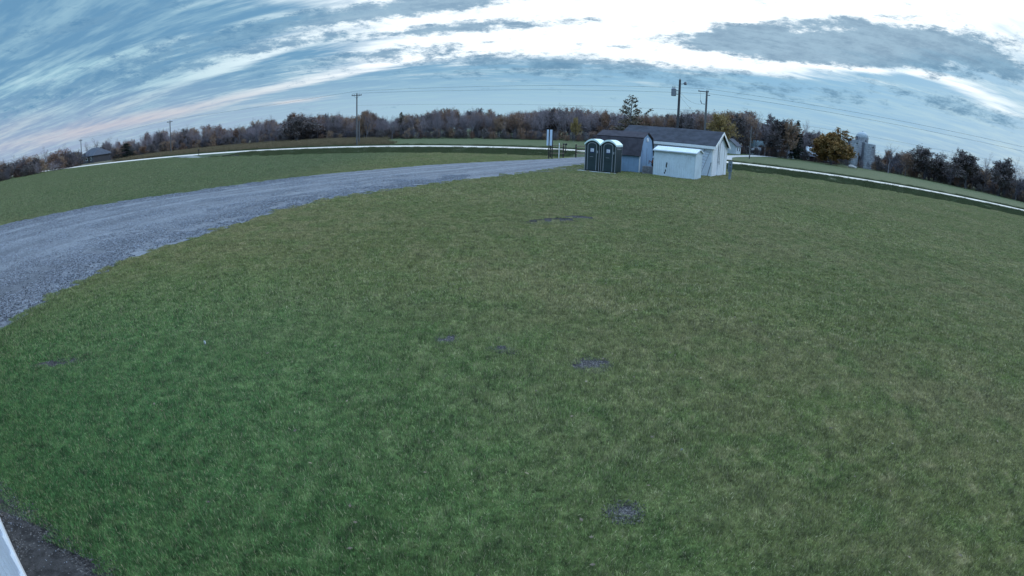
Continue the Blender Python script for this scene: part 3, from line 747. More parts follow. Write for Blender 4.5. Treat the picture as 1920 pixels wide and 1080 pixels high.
slab(((-.10, E3 - .10), (I3, B3)), 'lower_roof'); slab(((I3 - .04, B3 + .03), (W3 / 2, R3 + .02)), 'upper_roof', -L3 - .13, .105)
slab(((W3 + .10, E3 - .10), (W3 - I3, B3)), 'lower_roof'); slab(((W3 - I3 + .04, B3 + .03), (W3 / 2, R3 + .02)), 'upper_roof', -L3 - .13, .105)
for seq in (((0, E3 - .05), (I3, B3 - .02)), ((I3, B3 - .02), (W3 / 2, R3 - .02))):
    for mir in (0, 1):
        (a0, z0), (a1, z1) = seq
        if mir: a0, a1 = W3 - a0, W3 - a1
        MB().prism([(a0, z0 - .07), (a1, z1 - .08), (a1, z1 + .03), (a0, z0 + .03)], 'x', .002, .03).build('rake_trim', GAMB if not mir else GAP, g)
MB().box(-.02, .03, -.03, .05, .05, E3).build('corner_trim', TRIMW, g)
vt = MB(); vt.tube((0.0, W3 / 2, B3 - .06), (.05, W3 / 2, B3 - .06), .17, .17, 20); vt.build('round_vent', TRIMW, g)
dr = MB().box(.002, .03, .55, 2.9, .10, 2.05).build('door', GAMB, g)
MB().box(.01, .036, 1.70, 1.74, .12, 2.0).build('door_gap', GAP, dr)
MB().box(-L3, 0, .02, W3 - .02, 0, .06).build('skid', GAP, g)

# crate and garden machine in front of the gambrel gable
CRATE = mat('weathered_timber', (0.23, 0.23, 0.25), .9, .35, 6, .4, 50)
RUST = mat('rusty_paint', (0.20, 0.062, 0.040), .75, .5, 6, .3, 30)
BLACK = mat('black_rubber', (0.022, 0.022, 0.025), .7, .2, 5)
cx, cy = 10.55, 40.45
cr = thing('timber_crate', 'weathered grey slatted crate between the blue grey shed and metal shed', 'crate', (cx, cy, 0), -0.4)
for k in range(3): MB().box(-.62, .62, -.36, -.33, .03 + k * .2, .20 + k * .2).build('slat', CRATE, cr); MB().box(-.62, .62, .33, .36, .03 + k * .2, .20 + k * .2).build('slat', CRATE, cr)
for k in range(3): MB().box(-.62, -.59, -.33, .33, .03 + k * .2, .20 + k * .2).build('slat', CRATE, cr); MB().box(.59, .62, -.33, .33, .03 + k * .2, .20 + k * .2).build('slat', CRATE, cr)
for x0 in (-.59, .53): MB().box(x0, x0 + .06, -.33, -.27, .0, .60).build('post', CRATE, cr)
MB().box(-.60, .60, -.34, .34, .605, .64).build('top_board', CRATE, cr)
gm = thing('garden_tiller', 'rusty red brown garden machine with dark handle standing on the timber crate', 'garden machine', (cx + .28, cy, .64), -0.4)
MB().box(-.22, .20, -.16, .16, .16, .52, .05).build('engine_cover', RUST, gm)
MB().lathe([(.02, 0), (.12, .02), (.14, .08), (.12, .16), (.03, .18)], 14, (-.05, 0, .52)).build('fuel_tank', BLACK, gm)
for sy in (-.2, .2):
    w = MB(); w.tube((-.05, sy - .04, .16), (-.05, sy + .04, .16), .16, .16, 16); w.build('wheel', BLACK, gm)
    MB().path([(.15, sy * .6, .35), (.34, sy * .7, .8), (.42, sy, 1.02), (.60, sy, 1.06)], .018, 6).build('handle_bar', BLACK, gm)
MB().path([(-.2, 0, .3), (-.42, 0, .45), (-.45, 0, .2)], .03, 6).build('tine_guard', RUST, gm)

# ------------------------------------------------------------------ portable toilets
TGREEN = mat('toilet_dark_green', (0.020, 0.036, 0.040), .45, .25, 3, .1, 20, .4)
TDOOR = mat('toilet_door', (0.024, 0.044, 0.052), .4, .2, 3, .05, 20, .4)
TGREY = mat('toilet_grey_trim', (0.26, 0.28, 0.31), .6, .15, 5)
TROOF = mat('toilet_white_roof', (0.74, 0.88, 0.87), .35, .06, 3)
PLAC = mat('placard_white', (0.72, 0.76, 0.86), .5, .1, 9)
PLIC = mat('placard_print', (0.10, 0.13, 0.22), .6)
def toilet(loc, label, vent):
    t = thing('portable_toilet', label, 'portable toilet', loc, -0.56, 'portable toilets on the skid board')
    w, d, h = 1.26, 1.22, 2.16
    MB().box(0.02, w - .02, 0, d, .06, h, .05).build('body', TGREEN, t)
    # roof: barrel arch with a raised crown
    P = [(x, h - .05 + .36 * (1 - ((x - w / 2) / (w / 2 + .02)) ** 2)) for x in np.linspace(-.01, w + .01, 15)]
    poly = [(x, z) for x, z in P] + [(w + .01, h - .14), (-.01, h - .14)]
    inner = [(x, z) for x, z in P] + [(x, z - .13) for x, z in reversed(P)]
    MB().prism(inner, 'y', -.06, d + .05).build('roof', TROOF, t)
    MB().prism([(x, z - .13) for x, z in P] + [(w, h - .16), (0, h - .16)], 'y', .0, d).build('gable_panel', TGREEN, t)
    # arched door frame as a swept strip
    def arch(x0, x1, zt, y0, y1, tk):
        c = (x0 + x1) / 2; ra = (x1 - x0) / 2
        out_ = [(x0, .10)] + [(c - ra * cos(a), zt - .22 + .22 * sin(a)) for a in np.linspace(0, pi, 13)] + [(x1, .10)]
        inn = [(x0 + tk, .10)] + [(c - (ra - tk) * cos(a), zt - .22 + (.22 - tk) * sin(a)) for a in np.linspace(0, pi, 13)] + [(x1 - tk, .10)]
        n = len(out_); m = MB()
        v = [(x, y0, z) for x, z in out_] + [(x, y0, z) for x, z in inn] + [(x, y1, z) for x, z in out_] + [(x, y1, z) for x, z in inn]
        f = []
        for i in range(n - 1):
            f += [(i, i + 1, n + i + 1, n + i), (2 * n + i, 3 * n + i, 3 * n + i + 1, 2 * n + i + 1), (i, 2 * n + i, 2 * n + i + 1, i + 1), (n + i, n + i + 1, 3 * n + i + 1, 3 * n + i)]
        return m.add(v, f), inn
    fr, inn = arch(.24, w - .26, 2.20, -.03, .0, .045)
    dm = MB(); dm.prism(inn, 'y', -.016, .0); dr = dm.build('door', TDOOR, t)
    fr.build('door_frame', TGREY, dr)
    MB().box(.46, w - .48, -.026, -.016, 1.42, 1.80).build('sign_panel', mat('sign_navy', (.03, .045, .12), .5), dr)
    MB().box(.50, w - .50, -.034, -.026, 1.50, 1.74).build('placard', PLAC, dr)
    for k in range(3): MB().box(.54, w - .56 - .05 * (k == 2), -.037, -.034, 1.545 + k * .06, 1.565 + k * .06).build('print_line', PLIC, dr)
    MB().box(.46, .74, -.05, -.016, 1.10, 1.13).build('pull_bar', TGREY, dr)
    MB().box(w - .235, w - .15, -.06, -.0, 1.40, 1.60, .015).build('latch', TGREY, t)
    for x0 in (.035, w - .075): MB().box(x0, x0 + .04, -.014, .01, .08, h - .10).build('corner_post', TGREY, t)
    MB().box(w - .022, w + .0, d - .06, d - .02, .08, h - .10).build('corner_post', TGREY, t)
    for zz in (1.78, 1.90): MB().box(w - .022, w - .006, .15, d - .15, zz, zz + .045).build('side_vent', TGREY, t)
    MB().box(0.0, w, -.02, d + .02, .02, .075).build('floor_pan', BLACK, t)
    MB().tube((w * .2, d * .8, h), (w * .2, d * .8, h + .22), .045, .045, 10).build('vent_pipe', TGREEN, t)
    return t
cu, su_ = cos(-.56), sin(-.56)
tA = toilet((5.22, 39.98, .06), 'dark green portable toilet with white arched roof, left of the pair', 1)
tB = toilet((5.22 + 1.30 * cu, 39.98 + 1.30 * su_, .06), 'dark green portable toilet with white arched roof, nearest the blue grey shed', 0)
sk = thing('skid_board', 'long pale timber skid under the two portable toilets', 'skid board', (5.22, 39.98, 0), -.56)
MB().box(-.42, 2.70, -.34, -.18, .0, .10, .012).build('front_runner', mat('pale_timber', (.56, .58, .60), .8, .2, 5), sk)
MB().box(-.1, 2.66, .5, .62, .0, .055).build('rear_runner', MATS['pale_timber'], sk)
MB().box(-.05, .03, -.18, 1.2, .0, .05).build('cross_tie', MATS['pale_timber'], sk)

# ------------------------------------------------------------------ electric meter pedestal
GALV = mat('galvanised', (0.22, 0.27, 0.33), .55, .25, 6, metal=.3)
mt = thing('meter_pedestal', 'grey electric meter box on a post beside the large white shed', 'meter box', (17.42, 40.8, 0), -.35)
MB().box(-.075, .075, -.05, .05, -.1, .70, .01).build('post', GALV, mt)
MB().box(-.17, .17, -.10, .10, .68, 1.52, .02).build('cabinet', GALV, mt)
mm = MB(); mm.tube((0, -.10, 1.28), (0, -.17, 1.28), .085, .08, 16); mm.build('meter', mat('meter_glass', (.10, .12, .15), .15, spec=.6), mt)
MB().box(-.12, .12, -.115, -.10, .76, 1.08).build('hatch', mat('galvanised_dark', (.13, .16, .20), .55, .2, 6), mt)
MB().tube((.12, 0, -.05), (.12, 0, .70), .025, .025, 8).build('conduit', TGREY, mt)
MB().box(-.19, .19, -.13, .12, 1.52, 1.545).build('rain_cap', GALV, mt)

# ------------------------------------------------------------------ entrance sign, white post, rail fences, roadside boxes
POST = mat('dark_timber', (0.060, 0.050, 0.046), .9, .4, 8, .4, 50)
TANW = mat('tan_timber', (0.26, 0.20, 0.15), .9, .35, 8, .4, 50)
SIGNF = mat('sign_face', (0.55, 0.66, 0.80), .5, .1, 4)
sg = thing('entrance_sign', 'pair of tall narrow pale boards on dark posts beside the gravel drive', 'sign', (3.5, 55.9, 0), 0)
for x0, w in ((-.26, .20), (.06, .25)):
    MB().box(x0, x0 + w, -.03, .0, 1.42, 3.10, .006).build('board', SIGNF, sg)
for x0 in (-.06, .31): MB().box(x0, x0 + .10, .0, .10, -.1, 3.14).build('post', POST, sg)
MB().box(-.22, .36, .002, .03, 2.85, 2.93).build('cross_brace', POST, sg)
wp = thing('white_post', 'slim white marker post right of the entrance sign', 'post', (4.72, 57.6, 0), 0)
MB().tube((0, 0, -.1), (0, 0, 1.62), .05, .045, 10).build('shaft', TRIMW, wp); MB().lathe([(.05, 0), (.055, .02), (.03, .06), (.005, .07)], 10, (0, 0, 1.62)).build('cap', TRIMW, wp)
def rail_fence(p, q, n, label, h=1.55):
    p, q = Vector((*p, 0)), Vector((*q, 0)); L = (q - p).length; o = thing('rail_fence', label, 'fence', p, atan2((q - p).y, (q - p).x))
    for k in range(n):
        x = L * k / (n - 1); MB().box(x - .06, x + .06, -.06, .06, -.4, h + .12 * ((k * 37) % 3) / 2).build('post', POST, o)
    for z in (.45, .85, 1.28):
        MB().box(-.05, L + .05, -.09, -.062, z, z + .10).build('rail', TANW, o)
    return o
rail_fence((3.85, 58.6), (5.35, 59.4), 2, 'short brown rail fence section between the entrance sign and white post')
rail_fence((6.9, 60.6), (9.4, 62.6), 3, 'brown rail fence section just left of the portable toilets')
def mailbox(loc, label, m, rz=0, h=1.05):
    o = thing('mailbox', label, 'mailbox', loc, rz)
    MB().box(-.05, .05, -.05, .05, -.15, h).build('post', POST, o)
    P = [(.11 * cos(a), h + .12 + .11 * sin(a)) for a in np.linspace(0, pi, 9)]
    MB().prism([(-.11, h)] + [(-x, z) for x, z in P][0:0] + P[::-1] + [(.11, h)], 'y', -.27, .27).build('box', m, o)
    MB().box(.112, .12, -.05, .05, h + .1, h + .28).build('flag', RUST, o)
mailbox((7.0, 74.2, .0), 'black mailbox at the far road end of the gravel drive', BLACK, .2)
mailbox((-63.2, 93.8, .03), 'dark mailbox on the road verge near the left field entrance', BLACK, .2)
cv = thing('culvert_pipe', 'dark culvert pipe end under the left field entrance', 'culvert', (-47.9, 79.6, -.42), -.2)
c_ = MB(); N = 20
c_.add([(r * cos(2 * pi * i / N), y, r * sin(2 * pi * i / N)) for r, y in ((.42, -.5), (.42, 3), (.36, 3), (.36, -.5)) for i in range(N)], [(k * N + i, k * N + (i + 1) % N, ((k + 1) % 4) * N + (i + 1) % N, ((k + 1) % 4) * N + i) for k in range(4) for i in range(N)])
o = c_.build('pipe', BLACK, cv, True); MB().box(-.9, .9, .1, .3, -.1, .55).build('headwall', POST, cv)
rail_fence((-112, 143.0), (-103, 141.0), 4, 'low weathered rail fence at the edge of the tan field on the left', .9)
st = thing('marker_stake', 'tiny pale stake standing in the lawn left of centre', 'stake', (-4.56, 6.34, 0), 0)
MB().tube((0, 0, -.03), (.006, 0, .085), .006, .006, 6).build('pin', TGREY, st); MB().box(-.008, .024, -.003, .003, .055, .095).build('tab', TRIMW, st)
def scrap(loc, label, s):
    q = [(s * .5 * cos(t) * (1 + .3 * wob(t, 3)), s * .35 * sin(t), .035 + .012 * sin(3 * t)) for t in np.linspace(0, 2 * pi, 9)[:-1]]
    o = mesh_obj('paper_scrap', q + [(0, 0, .05)] + [(a, c, e - .004) for a, c, e in q], [(i, (i + 1) % 8, 8) for i in range(8)] + [(i, 9 + i, 9 + (i + 1) % 8, (i + 1) % 8) for i in range(8)], TGREY); o.location = loc; tag(o, label, 'litter')
scrap((1.74, 4.25, 0), 'small pale scrap lying in the near lawn right of centre', .028)
scrap((2.85, 11.6, 0), 'small pale scrap lying in the middle of the lawn', .045)

# ------------------------------------------------------------------ utility poles and wires
POLE = mat('pole_timber', (0.155, 0.150, 0.155), .9, .35, 4, .3, 20, stretch=(1, 1, .1))
POLED = mat('pole_timber_dark', (0.075, 0.075, 0.085), .9, .35, 4, .3, 20, stretch=(1, 1, .1))
INS = mat('porcelain', (0.10, 0.10, 0.12), .3)
def pole(loc, h, label, m=POLE, r0=.17, r1=.11, arm=None, rz=-RA, lean=(0, 0)):
    o = thing('utility_pole', label, 'utility pole', (loc[0], loc[1], tz(*loc)), rz)
    s_ = MB()
    for k in range(6):
        a, q = k / 6, (k + 1) / 6; s_.tube((lean[0] * a, lean[1] * a, -.3 + (h + .3) * a), (lean[0] * q, lean[1] * q, -.3 + (h + .3) * q), r0 + (r1 - r0) * a, r0 + (r1 - r0) * q, 12, k in (0, 5))
    s_.build('pole', m, o)
    if arm:
        MB().box(-arm / 2, arm / 2, -.16, -.05, h - .42, h - .28).build('crossarm', m, o)
        for x in (-arm / 2 + .1, -arm / 4, arm / 4, arm / 2 - .1):
            MB().lathe([(.03, 0), (.07, .06), (.05, .12), (.06, .16), (.02, .22)], 10, (x, -.1, h - .28)).build('insulator', INS, o)
        for sx in (-1, 1): MB().tube((sx * arm * .32, -.12, h - .42), (0, -.12, h - .95), .02, .02, 6).build('brace', m, o)
    MB().lathe([(.03, 0), (.07, .05), (.05, .12), (.02, .2)], 10, (lean[0], lean[1], h)).build('top_insulator', INS, o)
    return o
pA = pole((20.1, 65.0), 11.1, 'tall dark utility pole with transformer behind the large white shed', POLED, .20, .14, lean=(.12, 0))
tr = MB(); tr.lathe([(.05, 0), (.30, .03), (.32, .10), (.32, .86), (.34, .90), (.20, 1.02), (.06, 1.05)], 16, (-.62, 0, 8.95)); tro = tr.build('transformer', mat('transformer_grey', (.20, .22, .26), .5, .15, 3), pA)
for dx_ in (-.12, .12): MB().lathe([(.05, 0), (.06, .1), (.04, .2), (.02, .32)], 8, (-.62 + dx_, 0, 9.98)).build('bushing', INS, tro)
MB().box(-.36, -.06, -.04, .04, 9.2, 9.3).build('bracket', POLED, pA); MB().box(-.36, -.06, -.04, .04, 9.62, 9.72).build('bracket', POLED, pA)
MB().path([(.15, 0, 10.75), (.35, 0, 10.55), (.70, 0, 10.72)], .03, 6).build('lamp_arm', POLED, pA)
lm_ = MB(); lm_.lathe([(.05, .36), (.14, .30), (.2, .1), (.22, 0), (.10, -.05)], 12, (.80, 0, 10.55)); lm_.build('lamp_head', INS, pA)
pB = pole((27.5, 75.1), 10.4, 'second utility pole with wires bending toward the right behind the white shed', POLE, .19, .14, lean=(.1, 0))
MB().box(.08, .6, -.05, .05, 9.75, 9.85).build('bracket', POLED, pB); MB().box(-1.2, .4, -.1, .0, 10.22, 10.34).build('crossarm', POLED, pB)
MB().tube((-1.1, -.05, 10.3), (-1.1, -.05, 10.5), .06, .04, 8).build('insulator', INS, pB); MB().tube((.3, -.05, 10.3), (.3, -.05, 10.5), .06, .04, 8).build('insulator', INS, pB)
fu = MB().tube((-.8, 0, 8.9), (-.6, 0, 8.45), .07, .05, 8).build('cutout_fuse', INS, pB); MB().tube((-.6, 0, 8.45), (-.1, 0, 8.4), .03, .03, 6).build('cutout_arm', POLED, pB)
MB().tube((-.8, 0, 8.9), (-.9, -.05, 10.25), .015, .015, 5).build('jumper_wire', POLED, pB)
MB().box(.05, .9, -.08, .0, 4.6, 4.75).build('step_bracket', POLED, pB)
pole((-30.7, 100.4), 10.4, 'utility pole with crossarm standing in front of the wood, left of centre', POLE, .17, .12, 2.2)
pole((-32.3, 107.3), 4.9, 'short wooden pole close beside the crossarm pole left of centre', POLE, .16, .15)
pole((-94.9, 126.3), 9.4, 'utility pole with crossarm rising from the left tree line', POLE, .17, .12, 2.4)
pole((-145.0, 137.7), 8.4, 'leftmost utility pole beside the dark roofed house', POLE, .17, .12, 2.4)
pole((50.9, 108.7), 7.0, 'lone bare pole without wires right of the white sheds', POLE, .15, .12)
WIRE = mat('wire', (0.045, 0.048, 0.055), .6)
def wire(a, q, sag, label, r=.016, n=28):
    a, q = Vector(a), Vector(q); P = []
    for k in range(n + 1):
        t = k / n; p = a.lerp(q, t); p.z -= 4 * sag * t * (1 - t); P.append(p)
    b = MB(); N = 5; v, f = [], []
    d = (q - a).normalized(); sx = d.cross(Vector((0, 0, 1))).normalized(); sz = Vector((0, 0, 1))
    for p in P: v += [p + (sx * cos(2 * pi * i / N) + sz * sin(2 * pi * i / N)) * r for i in range(N)]
    for k in range(n): f += [(k * N + i, k * N + (i + 1) % N, (k + 1) * N + (i + 1) % N, (k + 1) * N + i) for i in range(N)]
    o = b.add(v, f).build('power_line', WIRE); tag(o, label, 'power line')
LP_, RP_ = (-30.7, 100.4, 10.6), (27.5, 75.1, 10.5)
wire((LP_[0], LP_[1], 10.7), (27.2, 75.2, 10.75), .5, 'upper wire spanning from the crossarm pole to the pole behind the sheds')
wire((LP_[0] - .9, LP_[1], 10.3), (27.4, 75.0, 10.0), .6, 'second wire just below the top span over the wood')
wire((LP_[0], LP_[1], 7.9), (27.5, 75.1, 7.4), .5, 'lowest thin wire crossing just above the treetops', .012)
wire((27.5, 75.1, 10.75), (88, 57.5, 10.9), .7, 'upper of the two wires descending to the right edge')
wire((27.6, 75.1, 10.1), (88, 57.3, 10.15), .7, 'lower of the two wires descending to the right edge')
wire((27.5, 75.1, 7.4), (88, 57.5, 7.6), .6, 'thin low wire running above the silo on the right', .011)
wire((LP_[0], LP_[1], 10.7), (-94.9, 126.3, 9.9), .8, 'wire from the crossarm pole to the next pole on the left', .016)
wire((-94.9, 126.3, 9.9), (-145, 137.7, 9.0), .8, 'wire between the two leftmost utility poles', .014)
wire((20.15, 65.0, 9.0), (27.4, 75.0, 8.6), .7, 'short slack wire between the two poles behind the sheds', .012)
wire((20.15, 65.0, 8.6), (29.8, 78.6, 5.5), .5, 'thin service wire dropping right from the transformer pole', .010)

# ------------------------------------------------------------------ farm buildings
def house(name, label, cat, loc, rz, L, W, H, R, wm, rm, wins=(), door=None, hip=0.0, ov=.35):
    o = thing(name, label, cat, (loc[0], loc[1], tz(*loc) - .05), rz)
    MB().prism([(-W / 2, 0), (W / 2, 0), (W / 2, H), (0, R - .05), (-W / 2, H)] if not hip else [(-W / 2, 0), (W / 2, 0), (W / 2, H), (-W / 2, H)], 'x', -L / 2, L / 2).build('wall', wm, o)
    e = ov * (R - H) / (W / 2)
    if hip:
        a, c, z0 = L / 2 + ov, W / 2 + ov, H - .05
        MB().add([(-a, -c, z0), (a, -c, z0), (a, c, z0), (-a, c, z0), (-L / 2 + hip, 0, R), (L / 2 - hip, 0, R), (-a, -c, z0 + .15), (a, -c, z0 + .15), (a, c, z0 + .15), (-a, c, z0 + .15)],
                 [(6, 7, 5, 4), (7, 8, 5), (8, 9, 4, 5), (9, 6, 4), (0, 1, 7, 6), (1, 2, 8, 7), (2, 3, 9, 8), (3, 0, 6, 9), (0, 3, 2, 1)]).build('roof', rm, o)
    else:
        for sg_ in (-1, 1):
            MB().prism([(sg_ * (W / 2 + ov), H - e + .02), (0, R + .02), (0, R + .18), (sg_ * (W / 2 + ov), H - e + .16)], 'x', -L / 2 - ov, L / 2 + ov).build('roof', rm, o)
    for (x, z, w, h) in wins:
        q = MB().box(x - w / 2, x + w / 2, -W / 2 - .04, -W / 2, z, z + h).build('window', TRIMW, o)
        MB().box(x - w / 2 + .08, x + w / 2 - .08, -W / 2 - .05, -W / 2 - .04, z + .08, z + h - .08).build('pane', mat('dark_pane', (.03, .035, .045), .1, spec=.6), q)
    if door: MB().box(door - .5, door + .5, -W / 2 - .05, -W / 2, 0, 2.1).build('door', POST, o)
    return o
DKW = mat('dark_wall', (.075, .075, .085), .8, .2, 2); DKR = mat('slate_roof', (.085, .095, .12), .85, .25, 2, .3, 20)
WHW = mat('white_house_wall', (.62, .68, .76), .6, .1, 2); TEAL = mat('teal_roof', (.17, .27, .31), .6, .15, 2); REDB = mat('barn_red', (.085, .050, .055), .85, .3, 2); PALER = mat('pale_barn_roof', (.50, .54, .58), .6, .2, 2)
h1 = house('farmhouse', 'low dark house with slate hip roof at the left end of the road', 'house', (-141.0, 141.0), -.25, 10.5, 8, 2.3, 4.9, DKW, DKR, [(-3, .9, 1.2, 1.1), (0.2, .9, 1.6, 1.1), (3.4, .9, 1.2, 1.1)], 1.9, hip=2.6)
MB().prism([(-1.6, 2.2), (0, 3.7), (1.6, 2.2)], 'y', -4.6, -1.0).build('front_gable', DKR, h1)
house('outbuilding', 'small white roofed outbuilding in front of the left tree line', 'outbuilding', (-139.5, 124.5), -.5, 5.6, 4, 2.2, 3.5, DKW, mat('pale_blue_roof', (.36, .42, .52), .6, .2, 2), [(0, .8, 1.0, .9)])
house('white_farmhouse', 'white house with teal roof under trees right of the lone pole', 'house', (77.6, 157.1), -.55, 6.5, 5.5, 2.5, 4.4, WHW, TEAL, [(-1.8, .9, 1.0, 1.1), (1.8, .9, 1.0, 1.1)], .1)
house('garage', 'low white garage just left of the teal roofed house', 'garage', (71.8, 152.0), -.4, 5.0, 4.0, 1.5, 2.3, WHW, PALER, [(0, .4, 1.6, .8)])
house('white_cottage', 'tiny white gabled cottage seen past the right end of the large shed', 'cottage', (58.6, 138.0), .9, 5.5, 4.6, 2.3, 4.0, WHW, DKR, [(-1.2, .8, .9, 1.0), (1.2, .8, .9, 1.0)])
house('white_barn', 'low white building showing between trunks left of the red barn', 'barn', (87.6, 158.5), -.5, 5.6, 4.5, 1.5, 2.4, WHW, DKR, [(-1.4, .3, .8, .9), (1.4, .3, .8, .9)])
house('red_barn', 'dark red barn with pale roof left of the silos', 'barn', (103.4, 160.4), -.55, 11, 7, 2.2, 4.6, REDB, PALER, [(-3.4, .6, 1.0, 1.0), (2.6, .6, 1.0, 1.0)], 0)
house('lean_to', 'low dark lean-to at the left end of the red barn', 'outbuilding', (96.2, 158.0), -.55, 5, 5, 1.6, 2.4, REDB, DKR, [(0, .5, .9, .8)])
STAVE = mat('silo_stave', (.44, .46, .50), .85, .35, 1.2, .3, 10, streaks=.4); DOME = mat('silo_dome', (.40, .46, .50), .6, .2, 2, metal=.1)
def silo(loc, r, h, label, dome):
    o = thing('silo', label, 'silo', (loc[0], loc[1], tz(*loc) - .1), 0)
    b = MB(); N = 28; v, f = [], []
    for k, z in enumerate((0, h)): v += [((r + (.03 if i % 2 else 0)) * cos(2 * pi * i / N), (r + (.03 if i % 2 else 0)) * sin(2 * pi * i / N), z) for i in range(N)]
    f = [(i, (i + 1) % N, N + (i + 1) % N, N + i) for i in range(N)]
    if not dome: v += [((r - .15) * cos(2 * pi * i / N), (r - .15) * sin(2 * pi * i / N), z) for z in (h, h - 1.5) for i in range(N)]; f += [(N + i, N + (i + 1) % N, 2 * N + (i + 1) % N, 2 * N + i) for i in range(N)] + [(2 * N + i, 2 * N + (i + 1) % N, 3 * N + (i + 1) % N, 3 * N + i) for i in range(N)] + [tuple(range(3 * N, 4 * N))]
    b.add(v, f).build('stave_wall', STAVE, o)
    for k in range(int(h / .75)):
        MB().lathe([(r + .02, 0), (r + .075, .01), (r + .075, .06), (r + .02, .07)], N, (0, 0, .4 + k * .75)).build('hoop', GALV, o)
    if dome:
        MB().lathe([(r + .12, 0), (r + .12, .1)] + [((r + .08) * cos(a), .1 + (r * .85) * sin(a)) for a in np.linspace(0, pi / 2 - .05, 9)], N, (0, 0, h)).build('dome_roof', DOME, o)
        MB().lathe([(.25, 0), (.25, .2), (.05, .3)], 10, (0, 0, h + r * .85 + .08)).build('cap', DOME, o)
    a = -1.9
    MB().box(-r - .55, -r + .05, -.45, .45, .2, h + .2).build('chute', mat('silo_chute', (.16, .17, .20), .7, .3, 2), o)
    for zz in (h - .9,): MB().box(-.3, .3, -r - .06, -r + .1, zz - .5, zz).build('hatch', GAP, o)
    return o
silo((129.2, 171.8), 2.5, 11.4, 'tall silo with pale dome roof behind the two roofless silos', True)
silo((120.6, 165.4), 2.1, 9.8, 'roofless grey silo next to the yellow green tree', False)
silo((126.6, 163.6), 2.5, 9.2, 'roofless pale silo at the right of the silo group', False)
STONE = mat('pale_stone', (.50, .48, .46), .9, .3, 3, .4, 10)
for (x, y, s_, lb) in ((106.5, 146.5, .9, 'pale boulder in the field below the yellow green tree'), (108.2, 146.8, .6, 'smaller pale boulder right beside the larger one in the field')):
    v, f = [], []; b = MB(); n = 10
    prof_ = [(.2, -.2), (.95, .1), (1.0, .4), (.7, .75), (.2, .9)]
    b.lathe([(r * s_, z * s_) for r, z in prof_], n); b.v = [(a * 1.5 * (1 + .25 * wob(a * 2, c * 3 + e)), c * (1 + .3 * wob(c * 3, e)), e * (1 + .2 * wob(a, c))) for a, c, e in b.v]
    o = b.build('boulder', STONE); o.location = (x, y, tz(x, y)); tag(o, lb, 'boulder')

# ------------------------------------------------------------------ trees
BARK = mat('bark', (0.180, 0.168, 0.185), .95, .35, 3, .4, 15, .1)
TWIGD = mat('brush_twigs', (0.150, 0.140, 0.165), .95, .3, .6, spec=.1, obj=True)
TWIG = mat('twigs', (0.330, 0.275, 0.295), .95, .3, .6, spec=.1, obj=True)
def leafmat(nm, c, c2): return mat(nm, c, .85, 0, .9, spec=.1, col2=c2, obj=True)
LBROWN = leafmat('oak_leaves', (0.165, 0.128, 0.118), (0.110, 0.105, 0.110))
LRUST = leafmat('rust_leaves', (0.320, 0.185, 0.115), (0.210, 0.150, 0.120))
LGOLD = leafmat('gold_leaves', (0.380, 0.260, 0.100), (0.240, 0.180, 0.095))
LGREEN = leafmat('turning_leaves', (0.360, 0.205, 0.070), (0.190, 0.145, 0.060))
LPINE = leafmat('needles', (0.030, 0.042, 0.030), (0.020, 0.032, 0.026))
LWPINE = leafmat('white_pine_needles', (0.185, 0.140, 0.100), (0.110, 0.098, 0.070))
